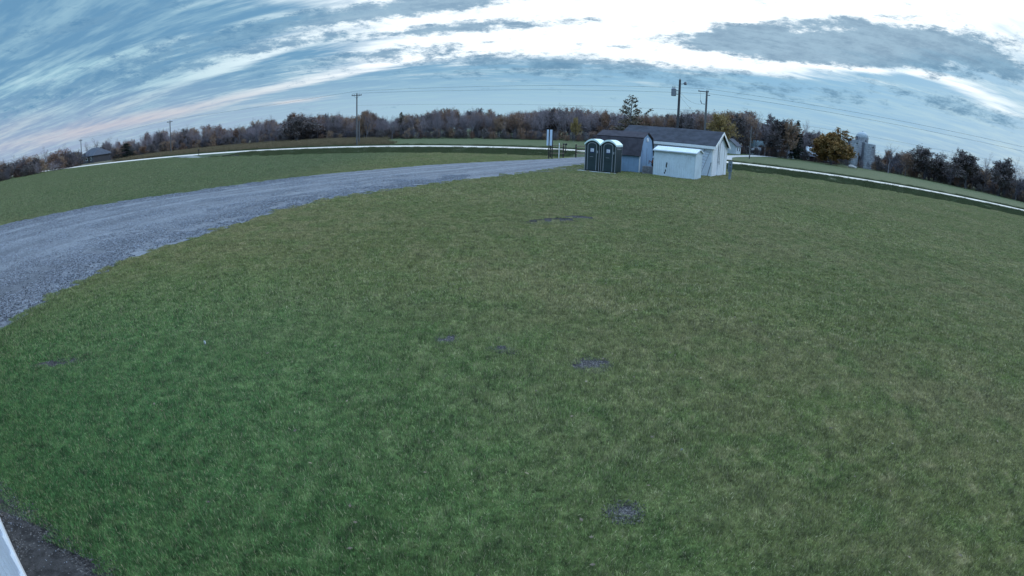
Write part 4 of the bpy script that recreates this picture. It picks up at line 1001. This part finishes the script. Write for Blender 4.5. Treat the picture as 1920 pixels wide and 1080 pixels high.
class Tree:
    def __init__(s, seed):
        s.r = random.Random(seed); s.tv, s.tf, s.cv, s.cf, s.lv, s.lf = [], [], [], [], [], []
    def seg(s, p, q, r0, r1, n):
        d = (q - p)
        if d.length < 1e-5: return
        d.normalize(); a = d.orthogonal().normalized(); b = d.cross(a); k = len(s.tv)
        s.tv += [p + (a * cos(2 * pi * i / n) + b * sin(2 * pi * i / n)) * r0 for i in range(n)] + [q + (a * cos(2 * pi * i / n) + b * sin(2 * pi * i / n)) * r1 for i in range(n)]
        s.tf += [(k + i, k + (i + 1) % n, k + n + (i + 1) % n, k + n + i) for i in range(n)]
    def twig(s, p, q, w):
        d = q - p; a = d.cross(Vector((s.r.gauss(0, 1), s.r.gauss(0, 1), s.r.gauss(0, 1))))
        if a.length < 1e-6: return
        a = a.normalized() * w; k = len(s.cv); s.cv += [p - a, p + a, q]; s.cf.append((k, k + 1, k + 2))
    def leaf(s, p, z):
        r = s.r; a = Vector((r.gauss(0, 1), r.gauss(0, 1), r.gauss(0, 1))).normalized(); b = a.orthogonal().normalized(); c = a.cross(b); k = len(s.lv)
        z *= r.uniform(.6, 1.4); s.lv += [p + b * z, p + c * z * .7, p - b * z, p - c * z * .7]; s.lf.append((k, k + 1, k + 2, k + 3))
    def branch(s, p, d, L, r0, lev, P):
        r = s.r; n = 4 if lev < 2 else 3; pts = [p.copy()]; dd = d.copy(); wv = P['wob'][min(lev, len(P['wob']) - 1)]
        for i in range(n):
            dd = (dd + Vector((r.gauss(0, wv), r.gauss(0, wv), r.gauss(0, wv) + P['lift'] * (lev > 0)))).normalized()
            pts.append(pts[-1] + dd * (L / n))
        rr = [r0 * (1 - .75 * i / n) for i in range(n + 1)]
        if lev <= P['tube']:
            for i in range(n): s.seg(pts[i], pts[i + 1], rr[i], rr[i + 1], 6 if lev == 0 else (5 if lev == 1 else 3))
        else:
            for i in range(n): s.twig(pts[i], pts[i + 1], max(rr[i], P['tw']))
        if lev >= P['lev']:
            for _ in range(P['leaf']): s.leaf(pts[r.randint(1, n)] + Vector((r.gauss(0, .18), r.gauss(0, .18), r.gauss(0, .18))), P['lz'])
            return
        m = P['kids'][lev]; st = P['start'][lev]
        for i in range(m):
            t = st + (1 - st) * (i + r.random() * .8) / m; t = min(t, .98); j = min(int(t * n), n - 1); q = pts[j].lerp(pts[j + 1], t * n - j)
            ax = (pts[j + 1] - pts[j]).normalized(); o = ax.orthogonal().normalized(); o.rotate(Matrix.Rotation(i * 2.4 + r.random(), 3, ax))
            an = P['ang'][lev] * r.uniform(.7, 1.25) * (1 - .45 * t if lev == 0 else 1)
            nd = (ax * cos(an) + o * sin(an)).normalized()
            s.branch(q, nd, L * P['rat'][lev] * r.uniform(.75, 1.2) * (1 - .35 * (t - st) if lev == 0 else 1), max(rr[j] * .62, .012), lev + 1, P)
        if lev > 0: s.branch(pts[-1], dd, L * .45, rr[-1], max(lev + 1, 2), P)
    def meshes(s, nm, leafm):
        def me(n_, v, f, mats, mi=None):
            m = bpy.data.meshes.new(n_); m.from_pydata([tuple(q) for q in v], [], f)
            for q in mats: m.materials.append(q)
            if mi is not None: m.polygons.foreach_set('material_index', mi)
            m.update(); return m
        k = len(s.cv); cv = s.cv + s.lv; cf = s.cf + [tuple(i + k for i in q) for q in s.lf]
        allp = s.tv + cv; H = max(p.z for p in allp); xs = sorted(hypot(p.x, p.y) for p in allp); wd = 2 * xs[int(len(xs) * .96)]
        T = me('trunk', s.tv, s.tf, [BARK]); Cm = me('crown', cv, cf, [TWIG, leafm or TWIG], [0] * len(s.cf) + [1] * len(s.lf))
        return T, Cm, H, wd
BARE = dict(lev=4, kids=[9, 7, 6, 4], start=[.28, .2, .15, .1], ang=[.75, .7, .75, .8], rat=[.55, .5, .45, .5], wob=[.05, .14, .2, .25], lift=.05, tube=2, tw=.018, leaf=0, lz=.1)
def P_(**k): d_ = dict(BARE); d_.update(k); return d_
def make(seed, P, h, r0, leafm=None, post=None):
    t = Tree(seed); t.branch(Vector((0, 0, -.2)), Vector((0, 0, 1)), h, r0, 0, P)
    if post: post(t)
    return t.meshes('tree', leafm)
def fill(t, h, rad, n):
    r = t.r; L = [(r.uniform(0, 6.28), r.uniform(.25, .98), r.uniform(.5, 1)) for _ in range(34)]
    for k in range(n):
        a, z, q = L[r.randrange(34)]; R = rad * q * math.sqrt(max(.05, 1 - ((z - .5) / .56) ** 2)); d_ = r.uniform(.55, 1.0)
        t.leaf(Vector((R * cos(a) + r.gauss(0, .45), R * sin(a) + r.gauss(0, .45), h * (.12 + .86 * z) + r.gauss(0, .4))), .17)
def conifer(seed, h, w, m, dens=26, droop=-.25, gaps=0.0, z0=.08):
    t = Tree(seed); r = t.r
    for i in range(5): t.seg(Vector((0, 0, h * i / 5 - .1)), Vector((0, 0, h * (i + 1) / 5)), .16 * (1 - i / 5) + .02, .16 * (1 - (i + 1) / 5) + .015, 6)
    z = h * z0
    while z < h * .98:
        k = 1 - (z / h); L0 = w / 2 * (k ** .8) * r.uniform(.75, 1.15); nb = r.randint(5, 8)
        for b_ in range(nb):
            if r.random() < gaps: continue
            a = r.uniform(0, 6.28); d_ = Vector((cos(a), sin(a), droop + .35 * (z / h))).normalized(); L1 = L0 * r.uniform(.7, 1.15) + .15
            p = Vector((0, 0, z)); q = p + d_ * L1; t.seg(p, q, .03, .01, 3)
            for _ in range(int(dens * L1)):
                f_ = r.uniform(.15, 1.0); c = p.lerp(q, f_) + Vector((r.gauss(0, .10), r.gauss(0, .10), r.gauss(0, .05) - .05)); t.leaf(c, .14)
        z += h * .035 * r.uniform(.7, 1.3)
    return t.meshes('conifer', m)
def wpine(seed):
    t = Tree(seed); r = t.r; h = 11.5; pts = [Vector((.12 * sin(i * .9), .1 * cos(i), h * i / 8 - .1)) for i in range(9)]
    for i in range(8): t.seg(pts[i], pts[i + 1], .22 * (1 - i / 9), .22 * (1 - (i + 1) / 9), 6)
    def plume(p, d_, L, n):
        q = p + d_ * L; t.seg(p, q, .05, .015, 3)
        for _ in range(n):
            f_ = r.uniform(.35, 1.05); t.leaf(p.lerp(q, f_) + Vector((r.gauss(0, .22), r.gauss(0, .22), r.gauss(0, .15) + .1)), .15)
    for k in range(80):
        z = h * (.10 + .50 * r.random()); a = r.uniform(0, 6.28); L = (3.4 - 2.0 * abs(z / h - .25) / .4) * r.uniform(.5, 1.05); plume(Vector((0, 0, z)), Vector((cos(a), sin(a), r.uniform(-.1, .35))).normalized(), L, int(15 * L))
    for (z, a, L, up) in ((6.9, 3.0, 2.0, 1.1), (7.4, 2.6, 1.7, 1.5), (8.0, 3.3, 1.5, 1.4), (8.6, .4, 1.1, 1.6), (9.1, 2.9, 1.4, 1.3), (9.6, .1, 1.0, 1.5), (10.0, 3.2, .9, 1.2), (10.4, .3, .8, 1.4), (10.8, 2.5, .7, 2), (7.0, .2, 1.6, 1.0), (7.6, -.4, 1.3, 1.2)):
        plume(Vector((0, 0, z)), Vector((cos(a), sin(a) * .6, up * .7)).normalized(), L, int(42 * L))
    # one bare-based limb reaching out to the right with a tuft at its end
    p = Vector((.1, 0, 6.6)); q = Vector((1.9, -.2, 7.6)); t.seg(p, q, .06, .035, 4)
    e = Vector((3.0, -.3, 9.0)); t.seg(q, e, .04, .015, 4)
    for _ in range(70): t.leaf(q.lerp(e, r.uniform(0, 1)) + Vector((r.gauss(0, .1), r.gauss(0, .1), r.gauss(0, .1))), .13)
    return t.meshes('pine', LWPINE)
LIB = {
 'b': [make(1, BARE, 8.5, .20), make(2, P_(kids=[10, 6, 6, 4], ang=[.55, .6, .7, .8], rat=[.6, .5, .5, .5]), 8, .18), make(3, P_(kids=[8, 8, 6, 4], ang=[.9, .7, .8, .8], start=[.38, .2, .15, .1]), 8, .22), make(4, P_(kids=[11, 6, 6, 4], ang=[.5, .65, .7, .8], rat=[.48, .5, .5, .5], start=[.2, .2, .1, .1]), 9, .17), make(5, P_(kids=[7, 8, 6, 4], ang=[.8, .75, .75, .8], rat=[.65, .5, .45, .5], start=[.32, .2, .1, .1], wob=[.1, .2, .22, .25]), 7.5, .2)],
 'k': [make(11, P_(kids=[9, 8, 6, 3], ang=[1.0, .8, .8, .8], rat=[.62, .5, .45, .5], start=[.35, .2, .15, .1], leaf=4, lz=.16), 7, .26, LBROWN), make(12, P_(kids=[9, 8, 6, 3], ang=[1.05, .8, .8, .8], rat=[.66, .5, .45, .5], start=[.30, .2, .15, .1], leaf=4, lz=.16), 6.6, .26, LBROWN)],
 'o': [make(21, P_(kids=[9, 7, 6, 3], leaf=3, lz=.14, rat=[.5, .5, .45, .5]), 8.2, .18, LRUST), make(22, P_(kids=[10, 7, 6, 3], leaf=2, lz=.14, ang=[.65, .7, .7, .8]), 8.2, .18, LRUST)],
 'y': [make(31, P_(kids=[10, 7, 6, 3], leaf=4, lz=.15, ang=[.95, .75, .75, .8], rat=[.6, .5, .45, .5], start=[.2, .2, .15, .1]), 7.2, .2, LGOLD)],
 'g': [make(41, P_(kids=[12, 9, 6, 3], leaf=7, lz=.17, ang=[1.1, .8, .8, .8], rat=[.62, .5, .45, .5], start=[.16, .15, .1, .1]), 6.2, .26, LGREEN, lambda t: fill(t, 7.6, 3.9, 7000))],
 'd': [make(51, P_(lev=3, kids=[9, 6, 4], start=[.45, .25, .2], ang=[.55, .5, .6], rat=[.42, .4, .45], tube=2, tw=.02), 9, .24)],
 's': [make(61, P_(lev=3, kids=[14, 8, 6], start=[.02, .1, .1], ang=[.8, .6, .7], rat=[.75, .5, .5], leaf=2, lz=.12, tube=0, tw=.012), 3.4, .05, LRUST), make(62, P_(lev=3, kids=[14, 8, 7], start=[.02, .1, .1], ang=[.7, .6, .7], rat=[.8, .5, .5], leaf=0, tube=0, tw=.014), 3.4, .05), make(63, P_(lev=3, kids=[14, 8, 7], start=[.02, .1, .1], ang=[.9, .6, .7], rat=[.8, .5, .5], leaf=2, lz=.13, tube=0, tw=.014), 3.2, .05, LBROWN)],
 'e': [conifer(71, 11, 5.0, LPINE)], 'c': [conifer(72, 10, 3.4, LWPINE, 22)], 'p': [wpine(73)],
}
TREES = [(-134.5, 95.6, 5.7, 3.7, 'b'),
 (-136.7, 101.0, 6.2, 4.1, 'b'),
 (-134.2, 104.4, 6.0, 4.1, 'b'),
 (-117.0, 93.8, 3.7, 3.0, 's'),
 (-134.4, 112.0, 7.3, 4.6, 'b'),
 (-131.4, 115.6, 7.3, 5.3, 'b'),
 (-114.2, 97.3, 3.0, 3.6, 's'),
 (-130.1, 121.5, 4.7, 3.2, 'y'),
 (-154.1, 149.9, 7.5, 4.3, 'b'),
 (-151.6, 152.4, 8.6, 4.8, 'b'),
 (-148.4, 155.6, 8.2, 5.2, 'b'),
 (-145.6, 158.2, 6.8, 4.3, 'b'),
 (-118.4, 132.9, 5.0, 6.1, 'e'),
 (-129.2, 152.7, 6.3, 2.8, 'b'),
 (-114.6, 136.2, 3.4, 4.0, 'o'),
 (-120.5, 146.9, 7.6, 3.1, 'b'),
 (-115.2, 144.8, 8.2, 3.7, 'b'),
 (-112.4, 146.9, 8.0, 4.5, 'b'),
 (-106.1, 145.4, 7.3, 4.4, 'b'),
 (-101.1, 146.5, 8.1, 5.0, 'b'),
 (-95.5, 146.6, 7.6, 4.9, 'b'),
 (-92.6, 148.5, 7.8, 3.9, 'b'),
 (-89.5, 150.4, 6.0, 3.5, 'b'),
 (-83.7, 148.0, 7.9, 2.4, 'd'),
 (-79.2, 150.4, 8.2, 4.8, 'b'),
 (-74.3, 150.7, 8.5, 4.8, 'b'),
 (-70.8, 152.3, 6.6, 3.7, 'b'),
 (-63.7, 146.8, 8.9, 8.1, 'k'),
 (-59.7, 153.8, 8.2, 4.3, 'b'),
 (-57.1, 154.8, 7.9, 4.0, 'b'),
 (-53.6, 156.1, 8.4, 4.7, 'b'),
 (-48.2, 152.6, 6.3, 3.9, 'b'),
 (-41.4, 144.2, 8.3, 5.8, 'b'),
 (-38.5, 150.1, 6.4, 4.1, 'b'),
 (-34.4, 146.0, 6.3, 3.9, 'b'),
 (-34.0, 156.3, 8.0, 2.6, 'c'),
 (-29.6, 152.1, 7.0, 4.1, 'b'),
 (-25.8, 149.8, 7.4, 4.0, 'b'),
 (-22.1, 148.4, 8.2, 4.5, 'b'),
 (-17.7, 149.0, 8.5, 4.5, 'b'),
 (-12.3, 149.5, 8.7, 4.5, 'b'),
 (-8.1, 149.8, 8.0, 3.9, 'b'),
 (-4.4, 149.9, 7.3, 3.9, 'o'),
 (-0.2, 150.0, 7.7, 4.2, 'o'),
 (4.6, 151.9, 8.0, 4.0, 'b'),
 (7.2, 151.8, 8.5, 4.0, 'b'),
 (12.0, 154.5, 10.2, 4.7, 'b'),
 (14.5, 154.3, 10.0, 4.1, 'b'),
 (17.7, 154.0, 9.7, 4.1, 'b'),
 (15.0, 137.2, 6.8, 2.8, 'y'),
 (21.8, 153.5, 9.9, 4.4, 'b'),
 (26.0, 152.8, 9.6, 4.1, 'o'),
 (29.5, 152.2, 9.1, 3.8, 'b'),
 (25.1, 115.3, 11.9, 5.5, 'p'),
 (35.8, 145.7, 8.8, 3.9, 'o'),
 (40.4, 149.6, 9.7, 4.4, 'o'),
 (43.7, 148.7, 9.5, 4.4, 'o'),
 (47.2, 142.4, 11.1, 5.2, 'b'),
 (52.5, 145.8, 11.0, 4.4, 'o'),
 (51.3, 130.3, 10.8, 8.2, 'y'),
 (63.5, 146.9, 12.2, 5.5, 'k'),
 (68.2, 150.3, 12.8, 5.3, 'b'),
 (71.4, 148.7, 12.4, 5.0, 'b'),
 (74.1, 147.4, 12.5, 4.7, 'b'),
 (79.5, 150.3, 13.5, 7.6, 'k'),
 (81.7, 146.8, 12.5, 5.8, 'o'),
 (86.2, 148.9, 12.8, 4.2, 'e'),
 (95.4, 158.5, 12.8, 4.9, 'b'),
 (101.0, 161.0, 11.1, 4.6, 'b'),
 (97.5, 145.3, 12.2, 11.7, 'g'),
 (125.0, 156.1, 8.1, 4.8, 'b'),
 (125.4, 149.3, 11.3, 6.7, 'd'),
 (133.5, 148.9, 9.3, 6.1, 'o'),
 (142.0, 147.8, 12.5, 10.8, 'k'),
 (146.5, 143.4, 10.6, 5.0, 'b'),
 (145.7, 137.0, 11.0, 4.8, 'b'),
 (149.6, 132.8, 13.4, 10.1, 'k'),
 (158.0, 130.6, 13.5, 5.4, 'b'),
 (157.6, 123.2, 13.6, 8.5, 'k'),
 (161.5, 118.0, 13.4, 6.9, 'b'),
 (161.1, 109.9, 13.4, 6.7, 'b')]
NAMES = {'b': 'bare_tree', 'k': 'oak_tree', 'o': 'rusty_tree', 'y': 'golden_tree', 'g': 'maple_tree', 'd': 'dead_tree', 's': 'shrub', 'e': 'spruce_tree', 'c': 'cedar_tree', 'p': 'pine_tree'}
UNIQ = {4: 'round leafless tree standing clear of the scrub, left one of two by the white outbuilding', 5: 'round leafless tree standing clear of the scrub, right one beside the white outbuilding', 3: 'low brown shrub at the far left edge by the road', 6: 'low brown shrub by the road below the two round trees', 7: 'small golden bush just left of the dark roofed house', 8: 'thin leafless tree behind the left end of the dark house roof', 9: 'rounded leafless tree above the left half of the dark house roof', 10: 'rounded leafless tree above the middle of the dark house roof', 11: 'thin leafless tree behind the right end of the dark house roof', 12: 'dense dark evergreen right of the dark roofed house', 14: 'small rusty brown bush right of the dark evergreen', 23: 'gaunt dead tree with short branches in the left tree line', 27: 'wide crowned oak with brown leaves rising above the left tree line', 32: 'spreading leafless tree just right of the crossarm pole', 35: 'narrow pointed cedar poking above the wood', 46: 'leafless tree standing tallest above the wood right of the entrance sign', 49: 'slim golden leaved tree in front of the wood by the toilets', 53: 'tall ragged pine with open top behind the shed roofs', 57: 'spreading leafless tree between the two poles behind the sheds', 59: 'wide golden brown tree right of the second pole', 60: 'brown leaved oak directly above the lone bare pole', 64: 'large brown oak right of the teal roofed house', 66: 'dark spruce with pointed top beside the large brown oak', 69: 'round yellow green maple left of the silos', 71: 'dead tree with bare upright branches right of the silos', 73: 'broad brown crowned oak nearest the dead tree in the right hedgerow', 76: 'broad brown crowned oak in the middle of the right hedgerow', 78: 'broad brown crowned oak closest to the right edge'}
def shared(x, y, ty):
    if x < -125: return 'leafless tree in the far left scrub', 'far left scrub trees'
    if ty == 'o': return ('thin rusty leaved tree of the wide wood', 'rusty trees of the wood') if x < 60 else ('rusty brown tree among the farm trees', 'rusty farm trees')
    if x < -46: return 'leafless tree in the line left of the crossarm pole', 'left tree line'
    if x < 60: return 'leafless tree fronting the wide central wood', 'front of the wood'
    if x < 110: return 'leafless tree among the farm trees', 'farm trees'
    return 'leafless tree in the right edge hedgerow', 'right hedgerow trees'
ORD = ['first', 'second', 'third', 'fourth', 'fifth', 'sixth', 'seventh', 'eighth', 'ninth', 'tenth', 'eleventh', 'twelfth', 'thirteenth', 'fourteenth', 'fifteenth', 'sixteenth']
rows = {}
for i, (x, y, H, w, ty) in enumerate(TREES):
    if i not in UNIQ: rows.setdefault(shared(x, y, ty), []).append((atan2(x, y), i))
PLACE = {}
for k, l in rows.items():
    for n_, (_, i) in enumerate(sorted(l)): PLACE[i] = '%s from the left: %s' % (ORD[n_], k[0])
rt_ = random.Random(5)
for i, (x, y, H, w, ty) in enumerate(TREES):
    q = LIB[ty][rt_.randrange(len(LIB[ty]))] if ty not in ('k',) else LIB[ty][i % 2]
    if i in UNIQ: lab, grp = UNIQ[i], None
    else: lab, grp = PLACE[i], shared(x, y, ty)[1]
    cat = 'shrub' if ty == 's' else 'tree'
    t = thing(NAMES[ty], lab, cat, (x, y, tz(x, y) - .05), 0 if ty == 'p' else rt_.uniform(0, 6.28), grp)
    if ty == 'b': H *= 1.10
    k = H / q[2]; kw = max(w * 1.12 / q[3], k * .55) if ty not in ('p',) else k * 1.5
    if ty == 'k': kw *= 1.4
    t.scale = (kw, kw, k)
    for nm, me in (('trunk', q[0]), ('crown', q[1])):
        c_ = bpy.data.objects.new(nm, me); link(c_, t)
# deep wood behind the front row, and the thicket at its foot: one mass each
def joined(q, nm):
    T, Cm = q[0], q[1]; v = [tuple(a.co) for a in T.vertices]; n = len(v); v += [tuple(a.co) for a in Cm.vertices]
    f = [tuple(p.vertices) for p in T.polygons] + [tuple(i + n for i in p.vertices) for p in Cm.polygons]
    mi = [0] * len(T.polygons) + [1 + p.material_index for p in Cm.polygons]
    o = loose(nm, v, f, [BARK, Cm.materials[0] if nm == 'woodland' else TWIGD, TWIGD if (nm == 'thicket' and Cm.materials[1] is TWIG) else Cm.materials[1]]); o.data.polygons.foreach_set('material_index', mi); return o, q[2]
def mass(name, spots, kinds, seed):
    J = [joined(LIB[k][j], name) for k, j in kinds]; r = np.random.default_rng(seed)
    pts, sc, ix = [], [], []
    for (x, y, H) in spots:
        i = r.integers(0, len(J)); k = H / J[i][1]; pts.append((x, y, tz(x, y) - .1)); kw = k * r.uniform(.85, 1.35); sc.append((kw, kw, k)); ix.append(i)
    return tag(scatter(name, pts, sc, ix, [j[0] for j in J]), kind='stuff')
def hline(prof, x):
    return float(np.interp(x, [p[0] for p in prof], [p[1] for p in prof]))
# skyline of the wood as (azimuth deg, height, distance of its front)
SKY = [(-43.6, 8.2, 215), (-42.6, 6.8, 215), (-40.2, 6.3, 200), (-40.1, 3.4, 178), (-39.4, 7.6, 190), (-38.5, 8.2, 185), (-37.4, 8.0, 185), (-36.1, 7.3, 180), (-34.6, 8.1, 178), (-33.1, 7.6, 175), (-31.9, 7.8, 175), (-30.8, 6.0, 175), (-27.8, 8.2, 170), (-26.2, 8.5, 168), (-24.9, 6.6, 168), (-23.5, 8.9, 160), (-21.2, 8.2, 165), (-20.2, 7.9, 165), (-19.0, 8.4, 165), (-17.5, 6.3, 160), (-16.0, 8.3, 150), (-14.4, 6.4, 155), (-13.3, 6.3, 150), (-11.0, 7.0, 155), (-9.8, 7.4, 152), (-8.5, 8.2, 150), (-6.8, 8.5, 150), (-4.7, 8.7, 150), (-3.1, 8.0, 150), (-1.7, 7.3, 150), (-0.1, 7.7, 150), (1.7, 8.0, 152), (2.7, 8.5, 152), (4.4, 10.2, 155), (5.4, 10.0, 155), (6.6, 9.7, 155), (8.1, 9.9, 155), (9.7, 9.6, 155), (11.0, 9.1, 155), (13.8, 8.8, 150), (15.1, 9.7, 155), (16.4, 9.5, 155), (18.3, 11.1, 150), (19.8, 11.0, 155), (23.4, 12.2, 160), (24.4, 12.8, 165), (25.6, 12.4, 165)]
r2 = np.random.default_rng(7); sp = []
for _ in range(900):
    a = r2.uniform(-44, 25); D0 = float(np.interp(a, [p[0] for p in SKY], [p[2] for p in SKY])); Hh = float(np.interp(a, [p[0] for p in SKY], [p[1] for p in SKY]))
    lk = ss(-30, -16, a)
    if r2.random() > .62 + .38 * lk: continue
    Hh *= .94 + .06 * lk
    D = D0 + 3 + 38 * r2.random() ** 1.2; sp.append((D * sin(radians(a)), D * cos(radians(a)), Hh * r2.uniform(.80, 1.12) * (1 + (D - D0) / D0 * .35)))
mass('woodland', sp, [('b', 0), ('b', 1), ('b', 2), ('b', 3), ('b', 4), ('o', 0), ('o', 1), ('k', 0), ('b', 2)], 3)
sp = []
for _ in range(560):
    a = r2.uniform(25, 64); D = float(np.interp(a, [25, 38, 41, 64], [172, 205, 207, 200])) + 4 + 40 * r2.random(); sp.append((D * sin(radians(a)), D * cos(radians(a)), r2.uniform(5.0, 9.0) * (1.3 if a < 34 else (.8 if a < 40 else 1.0))))
mass('farm_woodland', sp, [('b', 0), ('b', 2), ('b', 4), ('o', 0), ('k', 1), ('k', 0)], 5)
sp = []
for _ in range(1300):
    a = r2.uniform(-64, 66); D0 = float(np.interp(a, [-64, -54, -47, -42, -36, -22, -12, 0, 14, 22, 30, 41, 66], [150, 152, 168, 185, 175, 165, 147, 143, 148, 150, 172, 203, 195]))
    D = D0 + 12 * r2.random(); k = 1.0 if abs(a) < 30 else 1.25
    if 29 < a < 38.5 and r2.random() < .75: continue
    if -46.8 < a < -43.2: continue
    k *= 1.35 if a < -46 else 1
    sp.append((D * sin(radians(a)), D * cos(radians(a)), r2.uniform(1.6, 3.6) * k))
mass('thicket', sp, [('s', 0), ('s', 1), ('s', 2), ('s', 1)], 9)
# tall dry grass on the tan field, rank grass on the ditch bank
DRY = mat('dry_grass', (0.235, 0.180, 0.110), .9, 0, .12, spec=.1, col2=(0.105, 0.090, 0.056))
RANK = mat('rank_grass', (0.072, 0.102, 0.044), .85, 0, .15, spec=.15, col2=(0.120, 0.114, 0.062))
def band(name, n, s0, s1, t0, t1, h0, h1, w, m, k, seed):
    r = np.random.default_rng(seed); s, t = r.uniform(s0, s1, n), r.uniform(t0, t1, n); P = [grass_patch(90, 1.3, h0, h1, w, m, .35, seed + i) for i in range(4)]
    pts = []
    for a, b_ in zip(s, t):
        c, _ = ditch(b_)
        if name.startswith('rank') and a < c + 1.5: continue
        if abs(b_ + 3.5) < 4.5 and a < 0: continue
        if name.startswith('dry') and b_ > -44 - .55 * a + 6 * math.sin(a): continue
        x, y = XY(a, b_); pts.append((x, y, tz_st(a, b_)))
    n = len(pts); c = r.uniform(.6, 1.3, n); return tag(scatter(name, pts, np.stack([np.ones(n), np.ones(n), c], -1), r.integers(0, 4, n), P), kind='stuff')
band('dry_field_grass', 5200, 8, 56, -135, -44, .35, .9, .03, DRY, 4, 301)
band('rank_verge_grass', 5200, -21.5, -5, -70, 75, .12, .34, .022, RANK, 4, 401)
band('far_verge_grass', 1800, 5, 9, -110, 100, .15, .45, .022, RANK, 4, 501)

# uncut grass along the feet of the sheds, toilets, posts
def foot(pts):
    o = []
    for a, b_ in zip(pts, pts[1:]):
        a, b_ = Vector((*a, 0)), Vector((*b_, 0)); n = max(2, int((b_ - a).length / .12))
        o += [a.lerp(b_, k / n) for k in range(n)]
    return o
def corners(o, x0, x1, y0, y1):
    M_ = Matrix.Translation(o.location) @ Matrix.Rotation(o.rotation_euler.z, 4, 'Z')
    return [tuple((M_ @ Vector((x, y, 0)))[:2]) for x, y in ((x0, y0), (x1, y0), (x1, y1))]
Q = foot(corners(sh, -L_, .06, -.08, W_)) + foot(corners(s2, -L2 - .05, .05, -.06, W2)) + foot(corners(g, -L3, .05, -.06, W3)) + foot(corners(sk, -.45, 2.72, -.40, 1.2)) + foot([(17.3, 40.7), (17.55, 40.72)]) + foot([(3.1, 55.8), (3.9, 55.8)]) + foot([(10.0, 40.0), (11.0, 39.7)])
pt_ = [(q.x + random.gauss(0, .06), q.y + random.gauss(0, .06), 0.0) for q in Q if random.random() < .85]
cc_ = rng.uniform(.3, 1.3, len(pt_))
tag(scatter('uncut_grass', pt_, np.stack([np.ones(len(pt_)), np.ones(len(pt_)), cc_], -1), rng.integers(0, 4, len(pt_)), [grass_patch(26, .26, .06, .16, .008, BLADE, .5, 700 + i) for i in range(4)]), kind='stuff')
